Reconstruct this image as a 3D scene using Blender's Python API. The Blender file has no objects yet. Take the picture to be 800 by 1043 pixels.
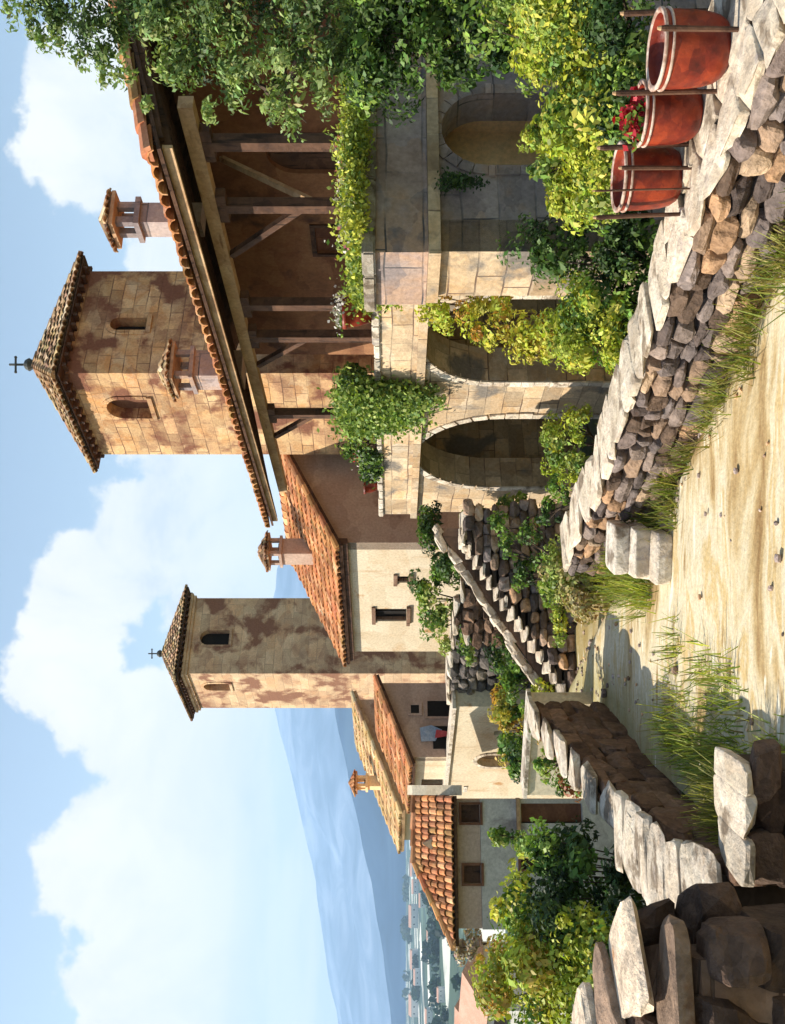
import bpy, bmesh, math, random
import numpy as np
from mathutils import Vector, Matrix, noise

R = math.radians
scene = bpy.context.scene
COL = scene.collection
EYE = 3.4            # the painter's eye above the path
rnd = random.Random(7)

# ------------------------------------------------------------------ helpers
def wp(u, v, d):
    """metres from the painter: u across, v down (of the 1043 x 800 upright view), d ahead"""
    return Vector(((u - 521.5) / 1043 * d, d, EYE + (400 - v) / 1043 * d))

def tag(o, label=None, cat=None, group=None, kind=None):
    if label: o['label'] = label
    if cat: o['category'] = cat
    if group: o['group'] = group
    if kind: o['kind'] = kind
    return o

def thing(name, label, cat, loc=(0, 0, 0), rz=0.0, group=None):
    o = bpy.data.objects.new(name, None); COL.objects.link(o)
    o.empty_display_size = 0.3
    o.location = loc; o.rotation_euler = (0, 0, rz)
    return tag(o, label, cat, group)

_ico = {}
def ico(n):
    if n not in _ico:
        bm = bmesh.new(); bmesh.ops.create_icosphere(bm, subdivisions=n, radius=1)
        bm.verts.ensure_lookup_table()
        _ico[n] = ([v.co.copy() for v in bm.verts], [[v.index for v in f.verts] for f in bm.faces]); bm.free()
    return _ico[n]

class MB:
    """collects shapes, builds ONE mesh object"""
    def __init__(s): s.v = []; s.f = []; s.t = []; s.M = None
    def add(s, vs, fs, tint=(1, 1, 1)):
        b = len(s.v)
        s.v += [tuple(s.M @ Vector(p)) if s.M else tuple(p) for p in vs]
        for f in fs: s.f.append([b + i for i in f]); s.t.append(tint)
    def quad(s, a, b, c, d, tint=(1, 1, 1)): s.add([a, b, c, d], [[0, 1, 2, 3]], tint)
    def poly(s, pts, tint=(1, 1, 1)): s.add(pts, [list(range(len(pts)))], tint)
    def box(s, x0, x1, y0, y1, z0, z1, tint=(1, 1, 1), bev=0.0):
        if bev <= 0:
            vs = [(x, y, z) for z in (z0, z1) for y in (y0, y1) for x in (x0, x1)]
            s.add(vs, [[0, 2, 3, 1], [4, 5, 7, 6], [0, 1, 5, 4], [2, 6, 7, 3], [0, 4, 6, 2], [1, 3, 7, 5]], tint)
        else:
            bm = bmesh.new(); bmesh.ops.create_cube(bm, size=1)
            for v in bm.verts: v.co = Vector(((x0 + x1) / 2 + v.co.x * (x1 - x0), (y0 + y1) / 2 + v.co.y * (y1 - y0), (z0 + z1) / 2 + v.co.z * (z1 - z0)))
            bmesh.ops.bevel(bm, geom=bm.edges[:], offset=bev, segments=2, affect='EDGES')
            s.bm(bm, tint)
    def bm(s, bm, tint=(1, 1, 1)):
        bm.verts.index_update()
        s.add([v.co.copy() for v in bm.verts], [[v.index for v in f.verts] for f in bm.faces], tint); bm.free()
    def prism(s, pts, off, tint=(1, 1, 1)):
        n = len(pts); off = Vector(off)
        a = [Vector(p) for p in pts]; b = [p + off for p in a]
        fs = [list(range(n))[::-1], [n + i for i in range(n)]] + [[i, (i + 1) % n, n + (i + 1) % n, n + i] for i in range(n)]
        s.add(a + b, fs, tint)
    def bar(s, p, q, w, h, tint=(1, 1, 1)):
        p = Vector(p); q = Vector(q); d = (q - p).normalized()
        up = Vector((0, 0, 1)) if abs(d.z) < .95 else Vector((1, 0, 0))
        x = d.cross(up).normalized() * w / 2; y = x.cross(d).normalized() * h / 2
        c = [x + y, -x + y, -x - y, x - y]
        s.add([p + k for k in c] + [q + k for k in c], [[0, 1, 2, 3], [7, 6, 5, 4]] + [[i, 4 + i, 4 + (i + 1) % 4, (i + 1) % 4] for i in range(4)], tint)
    def tube(s, pts, radii, n=7, tint=(1, 1, 1)):
        vs = []; fs = []
        pts = [Vector(p) for p in pts]
        for i, p in enumerate(pts):
            d = (pts[min(i + 1, len(pts) - 1)] - pts[max(i - 1, 0)]).normalized()
            up = Vector((0, 0, 1)) if abs(d.z) < .9 else Vector((1, 0, 0))
            x = d.cross(up).normalized(); y = x.cross(d)
            for k in range(n):
                a = 2 * math.pi * k / n
                vs.append(p + (x * math.cos(a) + y * math.sin(a)) * radii[i])
        for i in range(len(pts) - 1):
            for k in range(n):
                fs.append([i * n + k, i * n + (k + 1) % n, (i + 1) * n + (k + 1) % n, (i + 1) * n + k])
        fs.append(list(range(n))); fs.append([(len(pts) - 1) * n + k for k in range(n)][::-1])
        s.add(vs, fs, tint)
    def lathe(s, prof, n=40, c=(0, 0, 0), tint=(1, 1, 1)):
        vs = []; fs = []
        for r, z in prof:
            for k in range(n):
                a = 2 * math.pi * k / n; vs.append((c[0] + r * math.cos(a), c[1] + r * math.sin(a), c[2] + z))
        for i in range(len(prof) - 1):
            for k in range(n): fs.append([i * n + k, i * n + (k + 1) % n, (i + 1) * n + (k + 1) % n, (i + 1) * n + k])
        s.add(vs, fs, tint)
    def rock(s, c, size, seed=0, n=3, sq=.62, rough=.22, rot=None, tint=(1, 1, 1), cuts=0):
        vs, fs = ico(n); o = Vector((seed * 3.17 % 97, seed * 1.31 % 89, seed * 7.7 % 83)); out = []
        m = Matrix.Rotation(rot if rot is not None else 0, 3, 'Z')
        rr = random.Random(seed); pl = []
        for k in range(cuts):
            d = Vector((rr.gauss(0, 1), rr.gauss(0, 1), rr.gauss(0, 1))).normalized(); pl.append((d, rr.uniform(.78, 1.05)))
        for p in vs:
            q = Vector([math.copysign(abs(k) ** sq, k) for k in p])
            for d, h in pl:
                e = q.dot(d) - h
                if e > 0: q -= d * e
            q *= 1 + rough * noise.noise(p * 1.1 + o) * 1.6 + rough * .4 * noise.noise(p * 3.3 + o) + rough * .25 * noise.noise(p * 7 + o)
            q = Vector((q.x * size[0], q.y * size[1], q.z * size[2]))
            out.append(Vector(c) + m @ q)
        s.add(out, fs, tint)
    def build(s, name, mat, parent=None, smooth=False, loc=None):
        me = bpy.data.meshes.new(name)
        me.from_pydata(s.v, [], s.f); me.update()
        me.uv_layers.new(name='uv'); me.color_attributes.new('tint', 'FLOAT_COLOR', 'CORNER')
        uvs = []; cols = []
        for p, t in zip(me.polygons, s.t):
            n = p.normal
            h = math.hypot(n.x, n.y)
            for li in p.loop_indices:
                co = me.vertices[me.loops[li].vertex_index].co
                if abs(n.z) > .8 or h < 1e-6: uvs += [co.x, co.y]
                else: uvs += [(-n.y * co.x + n.x * co.y) / h, co.z]
                cols += [t[0], t[1], t[2], 1]
        me.uv_layers['uv'].data.foreach_set('uv', uvs); me.color_attributes['tint'].data.foreach_set('color', cols)
        if smooth: me.polygons.foreach_set('use_smooth', [True] * len(me.polygons))
        me.materials.append(mat)
        o = bpy.data.objects.new(name, me); COL.objects.link(o)
        if parent: o.parent = parent
        if loc is not None: o.location = loc
        return o

# ------------------------------------------------------------------ materials
def new_mat(name):
    m = bpy.data.materials.new(name); m.use_nodes = True
    nt = m.node_tree; nt.nodes.clear()
    out = nt.nodes.new('ShaderNodeOutputMaterial')
    return m, nt, out
class G:
    """little node-graph writer"""
    def __init__(s, nt): s.nt = nt
    def n(s, t, **k):
        nd = s.nt.nodes.new(t)
        for a, b in k.items(): setattr(nd, a, b)
        return nd
    def l(s, a, b): s.nt.links.new(a, b)
    def val(s, x, sock):
        if isinstance(x, (int, float)): sock.default_value = x
        elif isinstance(x, (tuple, list)): sock.default_value = tuple(x) + ((1,) if len(x) == 3 and len(sock.default_value) == 4 else ())
        else: s.l(x, sock)
    def math(s, op, a, b=0.0, c=None, clamp=False):
        nd = s.n('ShaderNodeMath', operation=op, use_clamp=clamp); s.val(a, nd.inputs[0]); s.val(b, nd.inputs[1])
        if c is not None: s.val(c, nd.inputs[2])
        return nd.outputs[0]
    def mix(s, f, a, b, mode='MIX'):
        nd = s.n('ShaderNodeMix', data_type='RGBA', blend_type=mode)
        s.val(f, nd.inputs[0]); s.val(a, nd.inputs[6]); s.val(b, nd.inputs[7]); return nd.outputs[2]
    def noise(s, vec, scale, detail=4, rough=.55, dist=0.0):
        nd = s.n('ShaderNodeTexNoise'); s.l(vec, nd.inputs['Vector'])
        nd.inputs['Scale'].default_value = scale; nd.inputs['Detail'].default_value = detail
        nd.inputs['Roughness'].default_value = rough; nd.inputs['Distortion'].default_value = dist
        return nd.outputs
    def ramp(s, f, stops, interp='LINEAR'):
        nd = s.n('ShaderNodeValToRGB'); cr = nd.color_ramp; cr.interpolation = interp
        while len(cr.elements) < len(stops): cr.elements.new(.5)
        for e, (p, c) in zip(cr.elements, stops):
            e.position = p; e.color = tuple(c) + (1,) if len(c) == 3 else c
        s.l(f, nd.inputs[0]); return nd.outputs[0]
    def mapr(s, f, a, b, c=0, d=1, smooth=False):
        nd = s.n('ShaderNodeMapRange'); nd.clamp = True
        if smooth: nd.interpolation_type = 'SMOOTHSTEP'
        s.val(f, nd.inputs[0])
        for i, x in enumerate((a, b, c, d)): nd.inputs[i + 1].default_value = x
        return nd.outputs[0]

def surface(name, pal, patch=.9, brick=None, mort=(.12, .09, .07), stain=None, fine=.25, rough=.92, bump=.5, streak=None, wob=.06, spec=.2, sharp=True, brickmix=.75, patchy=.35):
    """painted-looking masonry / plaster / timber: irregular patches of a palette, joints, stains, grain"""
    m, nt, out = new_mat(name); g = G(nt)
    tc = g.n('ShaderNodeTexCoord'); ob = tc.outputs['Object']
    uv = tc.outputs['UV']
    n1 = g.noise(ob, patch, 5, .62, .3)
    k = len(pal)
    stops = []
    for i, c in enumerate(pal):
        p = .30 + .40 * i / (k - 1) if k > 1 else .5
        stops.append((p, c))
    col = g.ramp(n1[0], stops, 'LINEAR')
    # patches of differently coloured repair, edged like brush strokes
    pv = g.n('ShaderNodeMapping'); g.l(ob, pv.inputs[0]); pv.inputs['Scale'].default_value = (1, 1, 1.6)
    pd = g.noise(pv.outputs[0], 2.2, 3); pa = g.n('ShaderNodeVectorMath', operation='SCALE'); g.l(pd[1], pa.inputs[0]); pa.inputs['Scale'].default_value = .5
    pb = g.n('ShaderNodeVectorMath', operation='ADD'); g.l(pv.outputs[0], pb.inputs[0]); g.l(pa.outputs[0], pb.inputs[1])
    vo = g.n('ShaderNodeTexVoronoi'); g.l(pb.outputs[0], vo.inputs['Vector']); vo.inputs['Scale'].default_value = patch * 1.7
    sv = g.n('ShaderNodeSeparateColor'); g.l(vo.outputs['Color'], sv.inputs[0])
    col = g.mix(patchy, col, g.ramp(sv.outputs[0], [(i / k, c) for i, c in enumerate(pal)], 'CONSTANT'))
    h = None
    if brick:
        nz = g.noise(uv, .9, 2); off = g.n('ShaderNodeVectorMath', operation='SUBTRACT'); g.l(nz[1], off.inputs[0]); off.inputs[1].default_value = (.5, .5, .5)
        sc = g.n('ShaderNodeVectorMath', operation='SCALE'); g.l(off.outputs[0], sc.inputs[0]); sc.inputs['Scale'].default_value = wob * 1.6
        ad = g.n('ShaderNodeVectorMath', operation='ADD'); g.l(uv, ad.inputs[0]); g.l(sc.outputs[0], ad.inputs[1])
        b = g.n('ShaderNodeTexBrick'); g.l(ad.outputs[0], b.inputs['Vector'])
        b.offset = .43; b.squash = 1.5; b.squash_frequency = 3
        b.inputs['Scale'].default_value = 1; b.inputs['Brick Width'].default_value = brick[0]; b.inputs['Row Height'].default_value = brick[1]
        b.inputs['Mortar Size'].default_value = brick[2]; b.inputs['Mortar Smooth'].default_value = .3; b.inputs['Bias'].default_value = 0
        b.inputs['Color1'].default_value = (.50, .46, .44, 1); b.inputs['Color2'].default_value = (1.32, 1.25, 1.18, 1); b.inputs['Mortar'].default_value = (.9, .9, .9, 1)
        col = g.mix(brickmix, col, b.outputs['Color'], 'MULTIPLY')
        worn = g.mapr(g.noise(ob, .9, 4)[0], .42, .58, .05, 1)
        mf = g.math('MULTIPLY', b.outputs['Fac'], worn)
        col = g.mix(mf, col, mort)
        h = g.math('MULTIPLY', b.outputs['Fac'], -.6)
    if stain:
        sn = g.noise(ob, stain[1], 5, .6, .25)
        col = g.mix(g.mapr(sn[0], stain[2] - .03, stain[2] + .05), col, stain[0])
    if streak:
        mp = g.n('ShaderNodeMapping'); g.l(ob, mp.inputs[0]); mp.inputs['Scale'].default_value = streak[1]
        sn = g.noise(mp.outputs[0], 1, 4, .6)
        col = g.mix(g.mapr(sn[0], streak[2], streak[2] + .1), col, streak[0])
    f = g.noise(ob, 14, 5, .65)
    fm = g.mapr(f[0], .25, .75, 1 - fine, 1 + fine)
    cm = g.n('ShaderNodeVectorMath', operation='SCALE'); g.l(col, cm.inputs[0]); g.l(fm, cm.inputs['Scale'])
    at = g.n('ShaderNodeAttribute', attribute_name='tint')
    col = g.mix(1.0, cm.outputs[0], at.outputs['Color'], 'MULTIPLY')
    bs = g.n('ShaderNodeBsdfPrincipled'); g.l(col, bs.inputs['Base Color'])
    bs.inputs['Roughness'].default_value = rough; bs.inputs['Specular IOR Level'].default_value = spec
    hh = g.math('ADD', g.math('MULTIPLY', f[0], .5), n1[0])
    if h is not None: hh = g.math('ADD', hh, h)
    bp = g.n('ShaderNodeBump'); bp.inputs['Strength'].default_value = bump; bp.inputs['Distance'].default_value = .05
    g.l(hh, bp.inputs['Height']); g.l(bp.outputs[0], bs.inputs['Normal'])
    g.l(bs.outputs[0], out.inputs[0])
    return m

def leaf_mat(name, gloss=.5, trans=.3):
    m, nt, out = new_mat(name); g = G(nt)
    at = g.n('ShaderNodeAttribute', attribute_name='tint')
    bs = g.n('ShaderNodeBsdfPrincipled'); g.l(at.outputs['Color'], bs.inputs['Base Color'])
    bs.inputs['Roughness'].default_value = gloss; bs.inputs['Specular IOR Level'].default_value = .25
    tr = g.n('ShaderNodeBsdfTranslucent'); g.l(g.mix(1, at.outputs['Color'], (1.15, 1.2, .6), 'MULTIPLY'), tr.inputs['Color'])
    mx = g.n('ShaderNodeMixShader'); mx.inputs[0].default_value = trans
    g.l(bs.outputs[0], mx.inputs[1]); g.l(tr.outputs[0], mx.inputs[2]); g.l(mx.outputs[0], out.inputs[0])
    return m

M = {}
M['tower'] = surface('ochre_ashlar', [(.22, .115, .07), (.42, .25, .14), (.60, .40, .21), (.52, .27, .11), (.62, .46, .29)], .8, (.62, .36, .014), (.16, .085, .055), stain=((.20, .085, .05), .7, .53), bump=.7, brickmix=.5)  # brown stains, spread wider to deepen the tower's shaded side
M['tower2'] = surface('pale_ashlar', [(.32, .17, .11), (.52, .34, .21), (.64, .46, .29), (.66, .41, .23), (.68, .51, .34)], .6, (.85, .42, .014), (.36, .24, .16), stain=((.25, .12, .075), .55, .52), bump=.5, brickmix=.32)  # stain cover likewise widened to darken the shaded face
M['cream'] = surface('cream_plaster', [(.50, .38, .24), (.62, .51, .36), (.66, .57, .42), (.58, .43, .27)], .7, None, stain=((.45, .26, .12), 1.3, .66), streak=((.52, .38, .24), (2.2, 2.2, .35), .62), bump=.3)
M['shade_mauve'] = surface('shade_toned_plaster', [(.32, .22, .17), (.46, .34, .27), (.42, .29, .22), (.52, .39, .30)], .6, None, stain=((.2, .11, .08), .7, .64), bump=.3)  # shade of walls turned from the sun is in this tone
M['arcade'] = surface('arcade_stone', [(.27, .20, .14), (.46, .35, .23), (.58, .45, .30), (.55, .37, .20), (.60, .52, .40)], .9, (.62, .38, .014), (.17, .11, .075), stain=((.20, .17, .14), .8, .60), bump=.6, brickmix=.6)
M['wing'] = surface('shade_grey_stone', [(.15, .12, .125), (.29, .24, .24), (.37, .31, .29), (.46, .31, .22), (.33, .28, .29)], .8, (.9, .5, .014), (.10, .09, .09), stain=((.14, .13, .14), .9, .62), bump=.6, brickmix=.5)  # grey carries the shade of the wing's front face
M['loggia'] = surface('red_brown_plaster', [(.10, .04, .022), (.22, .10, .05), (.32, .16, .08), (.18, .07, .035)], .6, None, stain=((.10, .05, .035), .7, .62), bump=.35)
M['ochre'] = surface('ochre_plaster', [(.80, .50, .25), (.86, .60, .33), (.82, .54, .28)], .8, None, stain=((.4, .2, .09), .9, .68), bump=.25)
M['wood'] = surface('dark_timber', [(.045, .022, .014), (.10, .05, .03), (.14, .07, .04)], 2.0, None, streak=((.03, .016, .01), (9, 9, 1.2), .55), bump=.5, rough=.75)
M['lightwood'] = surface('tan_timber', [(.26, .14, .07), (.44, .27, .14), (.52, .35, .2)], 1.5, None, streak=((.2, .1, .05), (6, 1, 6), .6), bump=.4, rough=.8)
M['tile'] = surface('clay_tile', [(.30, .10, .045), (.50, .20, .08), (.58, .29, .13), (.44, .15, .06)], 1.6, None, stain=((.55, .42, .28), 2.2, .66), bump=.3, rough=.85)
M['oldtile'] = surface('weathered_tile', [(.20, .12, .07), (.38, .23, .13), (.50, .34, .2), (.33, .16, .08)], 1.4, None, stain=((.12, .075, .045), 2.4, .60), bump=.4, rough=.9)
M['paletile'] = surface('pale_ochre_tile', [(.45, .25, .11), (.60, .38, .18), (.64, .44, .24)], 1.2, None, bump=.3)  # paler ochre tile tones
M['coping'] = surface('pale_limestone', [(.34, .27, .21), (.58, .50, .39), (.72, .65, .55), (.50, .38, .27)], 2.2, None, stain=((.24, .19, .14), 2.4, .57), streak=((.40, .34, .30), (5, 5, 1.5), .60), bump=1.0, fine=.22)
M['rock'] = surface('field_stone', [(.55, .5, .46), (1.0, .95, .9), (1.3, 1.2, 1.08)], 4.5, None, stain=((.75, .5, .34), 3.0, .66), bump=1.0, fine=.35)
M['core'] = surface('packed_earth', [(.03, .022, .017), (.07, .05, .036)], 2.0, None, bump=.5)
M['brown'] = surface('brown_stone', [(.10, .062, .042), (.19, .118, .08), (.25, .16, .11), (.15, .085, .055)], 1.0, (.8, .34, .012), (.05, .032, .022), bump=.8, brickmix=.5)
M['darkwall'] = surface('dark_grey_stone', [(.05, .045, .045), (.11, .10, .095), (.17, .15, .135), (.30, .27, .23)], 1.1, (.6, .3, .012), (.03, .03, .03), bump=.8)
M['pot'] = surface('red_clay', [(.06, .006, .003), (.17, .015, .005), (.30, .04, .010), (.12, .010, .004)], 3.5, None, stain=((.26, .10, .05), 6.0, .66), bump=.25, rough=.45, spec=.4, fine=.15)
M['rim'] = surface('chalky_rim', [(.24, .09, .05), (.50, .36, .28), (.60, .48, .40), (.26, .08, .04)], 7.0, None, bump=.3, rough=.7)
M['void'] = surface('unlit_room', [(.012, .010, .009), (.02, .016, .013)], 1.0, None, bump=0)  # near-black painted in for the dark behind openings
M['iron'] = surface('old_iron', [(.05, .05, .045), (.10, .10, .09)], 6.0, None, bump=.2, rough=.6)
M['soil'] = surface('dark_soil', [(.03, .02, .014), (.06, .04, .025)], 6.0, None, bump=.8)
M['leaf'] = leaf_mat('leaf'); M['grass'] = leaf_mat('grass_blade', .6, .35); M['petal'] = leaf_mat('petal', .5, .3)
M['bark'] = surface('bark', [(.035, .022, .015), (.08, .055, .038), (.11, .08, .06)], 4.0, None, streak=((.02, .014, .01), (12, 12, 2), .55), bump=1.0)
M['pinktile'] = surface('pink_tile', [(.50, .27, .19), (.58, .35, .26)], 1.2, None, bump=.2)
M['white'] = surface('white_render', [(.58, .54, .50), (.70, .67, .62)], .5, None, bump=.2)
M['grey'] = surface('grey_render', [(.34, .31, .29), (.46, .43, .40), (.52, .49, .45)], .6, None, stain=((.26, .23, .22), .7, .63), bump=.3)
M['blind'] = surface('brown_shutter', [(.12, .05, .03), (.2, .09, .05)], 2.0, None, bump=.3)
M['cloth_blue'] = surface('blue_cloth', [(.22, .30, .42), (.38, .44, .52)], 3, None, bump=.2)
M['cloth_red'] = surface('red_cloth', [(.45, .06, .07), (.55, .12, .12)], 3, None, bump=.2)

# ------------------------------------------------------------------ masonry builders
def wall_panel(mb, o, du, dn, L, z0, z1, th, ops=(), ends=(True, True), top=True, back=True, nseg=14):
    """upright wall: starts at o, runs along du, thickness th along dn (inwards). ops: (u0,u1,zb,zs,arched)"""
    o = Vector((o[0], o[1], 0)); du = Vector(du).normalized(); dn = Vector(dn).normalized()
    P = lambda u, d, z: o + du * u + dn * d + Vector((0, 0, z))
    def q(a, b, c, d): mb.quad(a, b, c, d)
    def facepair(u0, u1, a0, a1, b0, b1):
        q(P(u0, 0, a0), P(u1, 0, a1), P(u1, 0, b1), P(u0, 0, b0))
        if back: q(P(u1, th, a1), P(u0, th, a0), P(u0, th, b0), P(u1, th, b1))
    u = 0
    for (u0, u1, zb, zs, arched) in sorted(ops):
        if u0 > u: facepair(u, u0, z0, z0, z1, z1)
        if zb > z0:
            facepair(u0, u1, z0, z0, zb, zb); q(P(u0, 0, zb), P(u1, 0, zb), P(u1, th, zb), P(u0, th, zb))
        r = (u1 - u0) / 2; uc = (u0 + u1) / 2
        n = nseg if arched else 1
        pts = []
        for i in range(n + 1):
            if arched:
                a = math.pi * (1 - i / n); pts.append((uc + r * math.cos(a), zs + r * math.sin(a)))
            else: pts.append((u0 + (u1 - u0) * i / n, zs))
        for (ua, za), (ub, zb_) in zip(pts, pts[1:]):
            facepair(ua, ub, za, zb_, z1, z1)
            q(P(ua, 0, za), P(ua, th, za), P(ub, th, zb_), P(ub, 0, zb_))
        q(P(u0, 0, zb), P(u0, th, zb), P(u0, th, zs), P(u0, 0, zs))
        q(P(u1, th, zb), P(u1, 0, zb), P(u1, 0, zs), P(u1, th, zs))
        u = u1
    if u < L: facepair(u, L, z0, z0, z1, z1)
    if ends[0]: q(P(0, th, z0), P(0, 0, z0), P(0, 0, z1), P(0, th, z1))
    if ends[1]: q(P(L, 0, z0), P(L, th, z0), P(L, th, z1), P(L, 0, z1))
    if top: q(P(0, 0, z1), P(L, 0, z1), P(L, th, z1), P(0, th, z1))

def arch_ring(mb, o, du, dn, u0, u1, zb, zs, w, proud, n=13, legs=True, depth=.12):
    """voussoirs round an arched opening, standing proud of the wall face"""
    o = Vector((o[0], o[1], 0)); du = Vector(du).normalized(); dn = Vector(dn).normalized()
    P = lambda u, d, z: o + du * u + dn * d + Vector((0, 0, z))
    r = (u1 - u0) / 2; uc = (u0 + u1) / 2
    for i in range(n):
        a0 = math.pi * (1 - i / n) - .012; a1 = math.pi * (1 - (i + 1) / n) + .012
        t = rnd.uniform(.8, 1.15); ww = w * rnd.uniform(.9, 1.12)
        pts = [P(uc + rr * math.cos(a), -proud, zs + rr * math.sin(a)) for rr, a in ((r + .004, a0), (r + ww, a0), (r + ww, a1), (r + .004, a1))]
        mb.prism(pts, dn * depth, (t, t * .98, t * .95))
    if legs:
        z = zb
        while z < zs - .05:
            h = min(rnd.uniform(.25, .4), zs - z); t = rnd.uniform(.8, 1.15); ww = w * rnd.uniform(.85, 1.3)
            for s, ue in ((-1, u0 - .004), (1, u1 + .004)):
                pts = [P(ue, -proud, z + .006), P(ue + s * ww, -proud, z + .006), P(ue + s * ww, -proud, z + h - .006), P(ue, -proud, z + h - .006)]
                mb.prism(pts, dn * depth, (t, t * .98, t * .95))
            z += h

def tint_tile(v=.36):
    t = rnd.uniform(1 - v, 1 + v); k = rnd.random()
    if k < .12: return (t * 1.25, t * 1.5, t * 1.7)
    if k < .2: return (t * .55, t * .55, t * .55)
    if k < .26: return (t * .7, t * .85, t * .7)
    return (t, t * rnd.uniform(.9, 1.1), t * rnd.uniform(.85, 1.1))

def tiles(mb, o, e, s, L, lo, hi, w=.2, ln=.4, flip=False):
    """barrel tiles laid up a slope; e along the eave, s up the slope; lo/hi give the slope range of a column"""
    o = Vector(o); e = Vector(e).normalized(); s = Vector(s).normalized(); n = e.cross(s).normalized()
    if n.z < 0: n = -n
    nc = max(1, int(round(L / w))); w = L / nc
    for i in range(nc):
        a = (i + .5) * w; l0, l1 = lo(a), hi(a)
        if l1 - l0 < .06: continue
        nr = max(1, int(round((l1 - l0) / ln))); st = (l1 - l0) / nr
        for j in range(nr):
            b0 = l0 + j * st - .03; b1 = b0 + st + .05
            t = tint_tile(); da = rnd.uniform(-.018, .018); lift = .035 + rnd.uniform(0, .018); b0 += rnd.uniform(-.03, .03)
            vs = []; K = 5; r0 = w * .60; r1 = w * .50
            for (b, r, up) in ((b0, r0, lift), (b1, r1, .008)):
                for k in range(K + 1):
                    an = math.pi * k / K
                    vs.append(o + e * (a + da + r * math.cos(an)) + s * b + n * (up + r * .75 * math.sin(an)))
            for k in range(K + 1):
                an = math.pi * k / K; vs.append(o + e * (a + da + (r0 - .022) * math.cos(an)) + s * b0 + n * (lift + (r0 - .022) * .72 * math.sin(an) - .004))
            for k in range(K + 1):
                an = math.pi * k / K; vs.append(o + e * (a + da + (r1 - .022) * math.cos(an)) + s * b1 + n * (.0 + (r1 - .022) * .72 * math.sin(an)))
            fs = []
            for k in range(K):
                fs.append([k, k + 1, K + 2 + k, K + 1 + k])
                fs.append([k, 2 * K + 2 + k, 2 * K + 3 + k, k + 1])
                if j == 0: fs.append([2 * K + 3 + k, 2 * K + 2 + k, 3 * K + 3 + k, 3 * K + 4 + k])
            mb.add(vs, fs, t)

def caps(mb, p, q, r=.12, ln=.4):
    p = Vector(p); q = Vector(q); d = q - p; L = d.length; d.normalize()
    side = d.cross(Vector((0, 0, 1))).normalized(); up = side.cross(d).normalized()
    n = max(1, int(L / ln))
    for i in range(n):
        a = p + d * (L * i / n - .02); b = p + d * (L * (i + 1) / n + .03); vs = []
        for c, rr, l in ((a, r * 1.12, .02), (b, r, 0)):
            for k in range(6):
                an = math.pi * k / 5; vs.append(c + side * rr * math.cos(an) + up * (rr * math.sin(an) + l))
        mb.add(vs, [[k, k + 1, 7 + k, 6 + k] for k in range(5)] + [list(range(6))], tint_tile())

def gable_roof(root, e0, e1, r0, r1, mat, over_eave=.0, w=.2, thick=.07, deckmat=None, name='roof', left=True):
    """one slope between an eave e0->e1 and a ridge r0->r1 (equal lengths or hip: trapezoid)"""
    e0, e1, r0, r1 = map(Vector, (e0, e1, r0, r1))
    e = (e1 - e0).normalized(); L = (e1 - e0).length
    v = r0 - e0; s = (v - e * v.dot(e)).normalized(); H = (v - e * v.dot(e)).length
    a0 = v.dot(e); a1 = (r1 - e0).dot(e)
    def hi(a):
        h = H
        if a < a0 and a0 > 0: h = min(h, H * a / a0)
        if a > a1 and a1 < L: h = min(h, H * (L - a) / max(L - a1, 1e-4))
        return h
    lo = lambda a: 0
    if a0 < -1e-3 or a1 > L + 1e-3:      # ridge runs past the eave: start columns at the ridge's ends
        pass
    mb = MB(); tiles(mb, e0, e, s, L, lo, hi, w)
    return mb, (e0, e1, r1, r0)

def deck(mb, quad, thick):
    pts = [Vector(p) for p in quad]
    n = (pts[1] - pts[0]).cross(pts[-1] - pts[0]).normalized()
    if n.z < 0: n = -n
    mb.prism(pts, -n * thick)

# ------------------------------------------------------------------ foliage
def leaves(name, pts, nrm, size, tint, mat, parent=None, aspect=.55, seed=0):
    """pts, nrm, tint (N,3); size (N,): N little leaf blades, as one mesh"""
    rs = np.random.RandomState(seed); N = len(pts)
    nrm = nrm + rs.normal(0, .55, (N, 3)); nrm /= np.linalg.norm(nrm, axis=1)[:, None] + 1e-9
    t = rs.normal(0, 1, (N, 3)); t -= nrm * (t * nrm).sum(1)[:, None]; t /= np.linalg.norm(t, axis=1)[:, None] + 1e-9
    b = np.cross(nrm, t); s = size[:, None]
    v = np.empty((N, 5, 3))
    v[:, 0] = pts - t * s; v[:, 1] = pts - b * s * aspect + nrm * s * .12 - t * s * .1; v[:, 2] = pts + t * s - nrm * s * .25
    v[:, 3] = pts + b * s * aspect + nrm * s * .12 - t * s * .1; v[:, 4] = pts
    return raw_quads(name, v[:, :4].reshape(-1, 3), N, tint, mat, parent)

def raw_quads(name, v, N, tint, mat, parent=None):
    me = bpy.data.meshes.new(name)
    me.vertices.add(4 * N); me.vertices.foreach_set('co', v.astype(np.float32).ravel())
    me.loops.add(4 * N); me.loops.foreach_set('vertex_index', np.arange(4 * N, dtype=np.int32))
    me.polygons.add(N); me.polygons.foreach_set('loop_start', np.arange(0, 4 * N, 4, dtype=np.int32)); me.polygons.foreach_set('loop_total', np.full(N, 4, np.int32))
    me.update(calc_edges=True)
    ca = me.color_attributes.new('tint', 'FLOAT_COLOR', 'CORNER')
    c = np.ones((N, 4, 4), np.float32); c[:, :, :3] = tint[:, None, :]
    ca.data.foreach_set('color', c.ravel())
    me.materials.append(mat)
    o = bpy.data.objects.new(name, me); COL.objects.link(o)
    if parent: o.parent = parent
    return o

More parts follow.
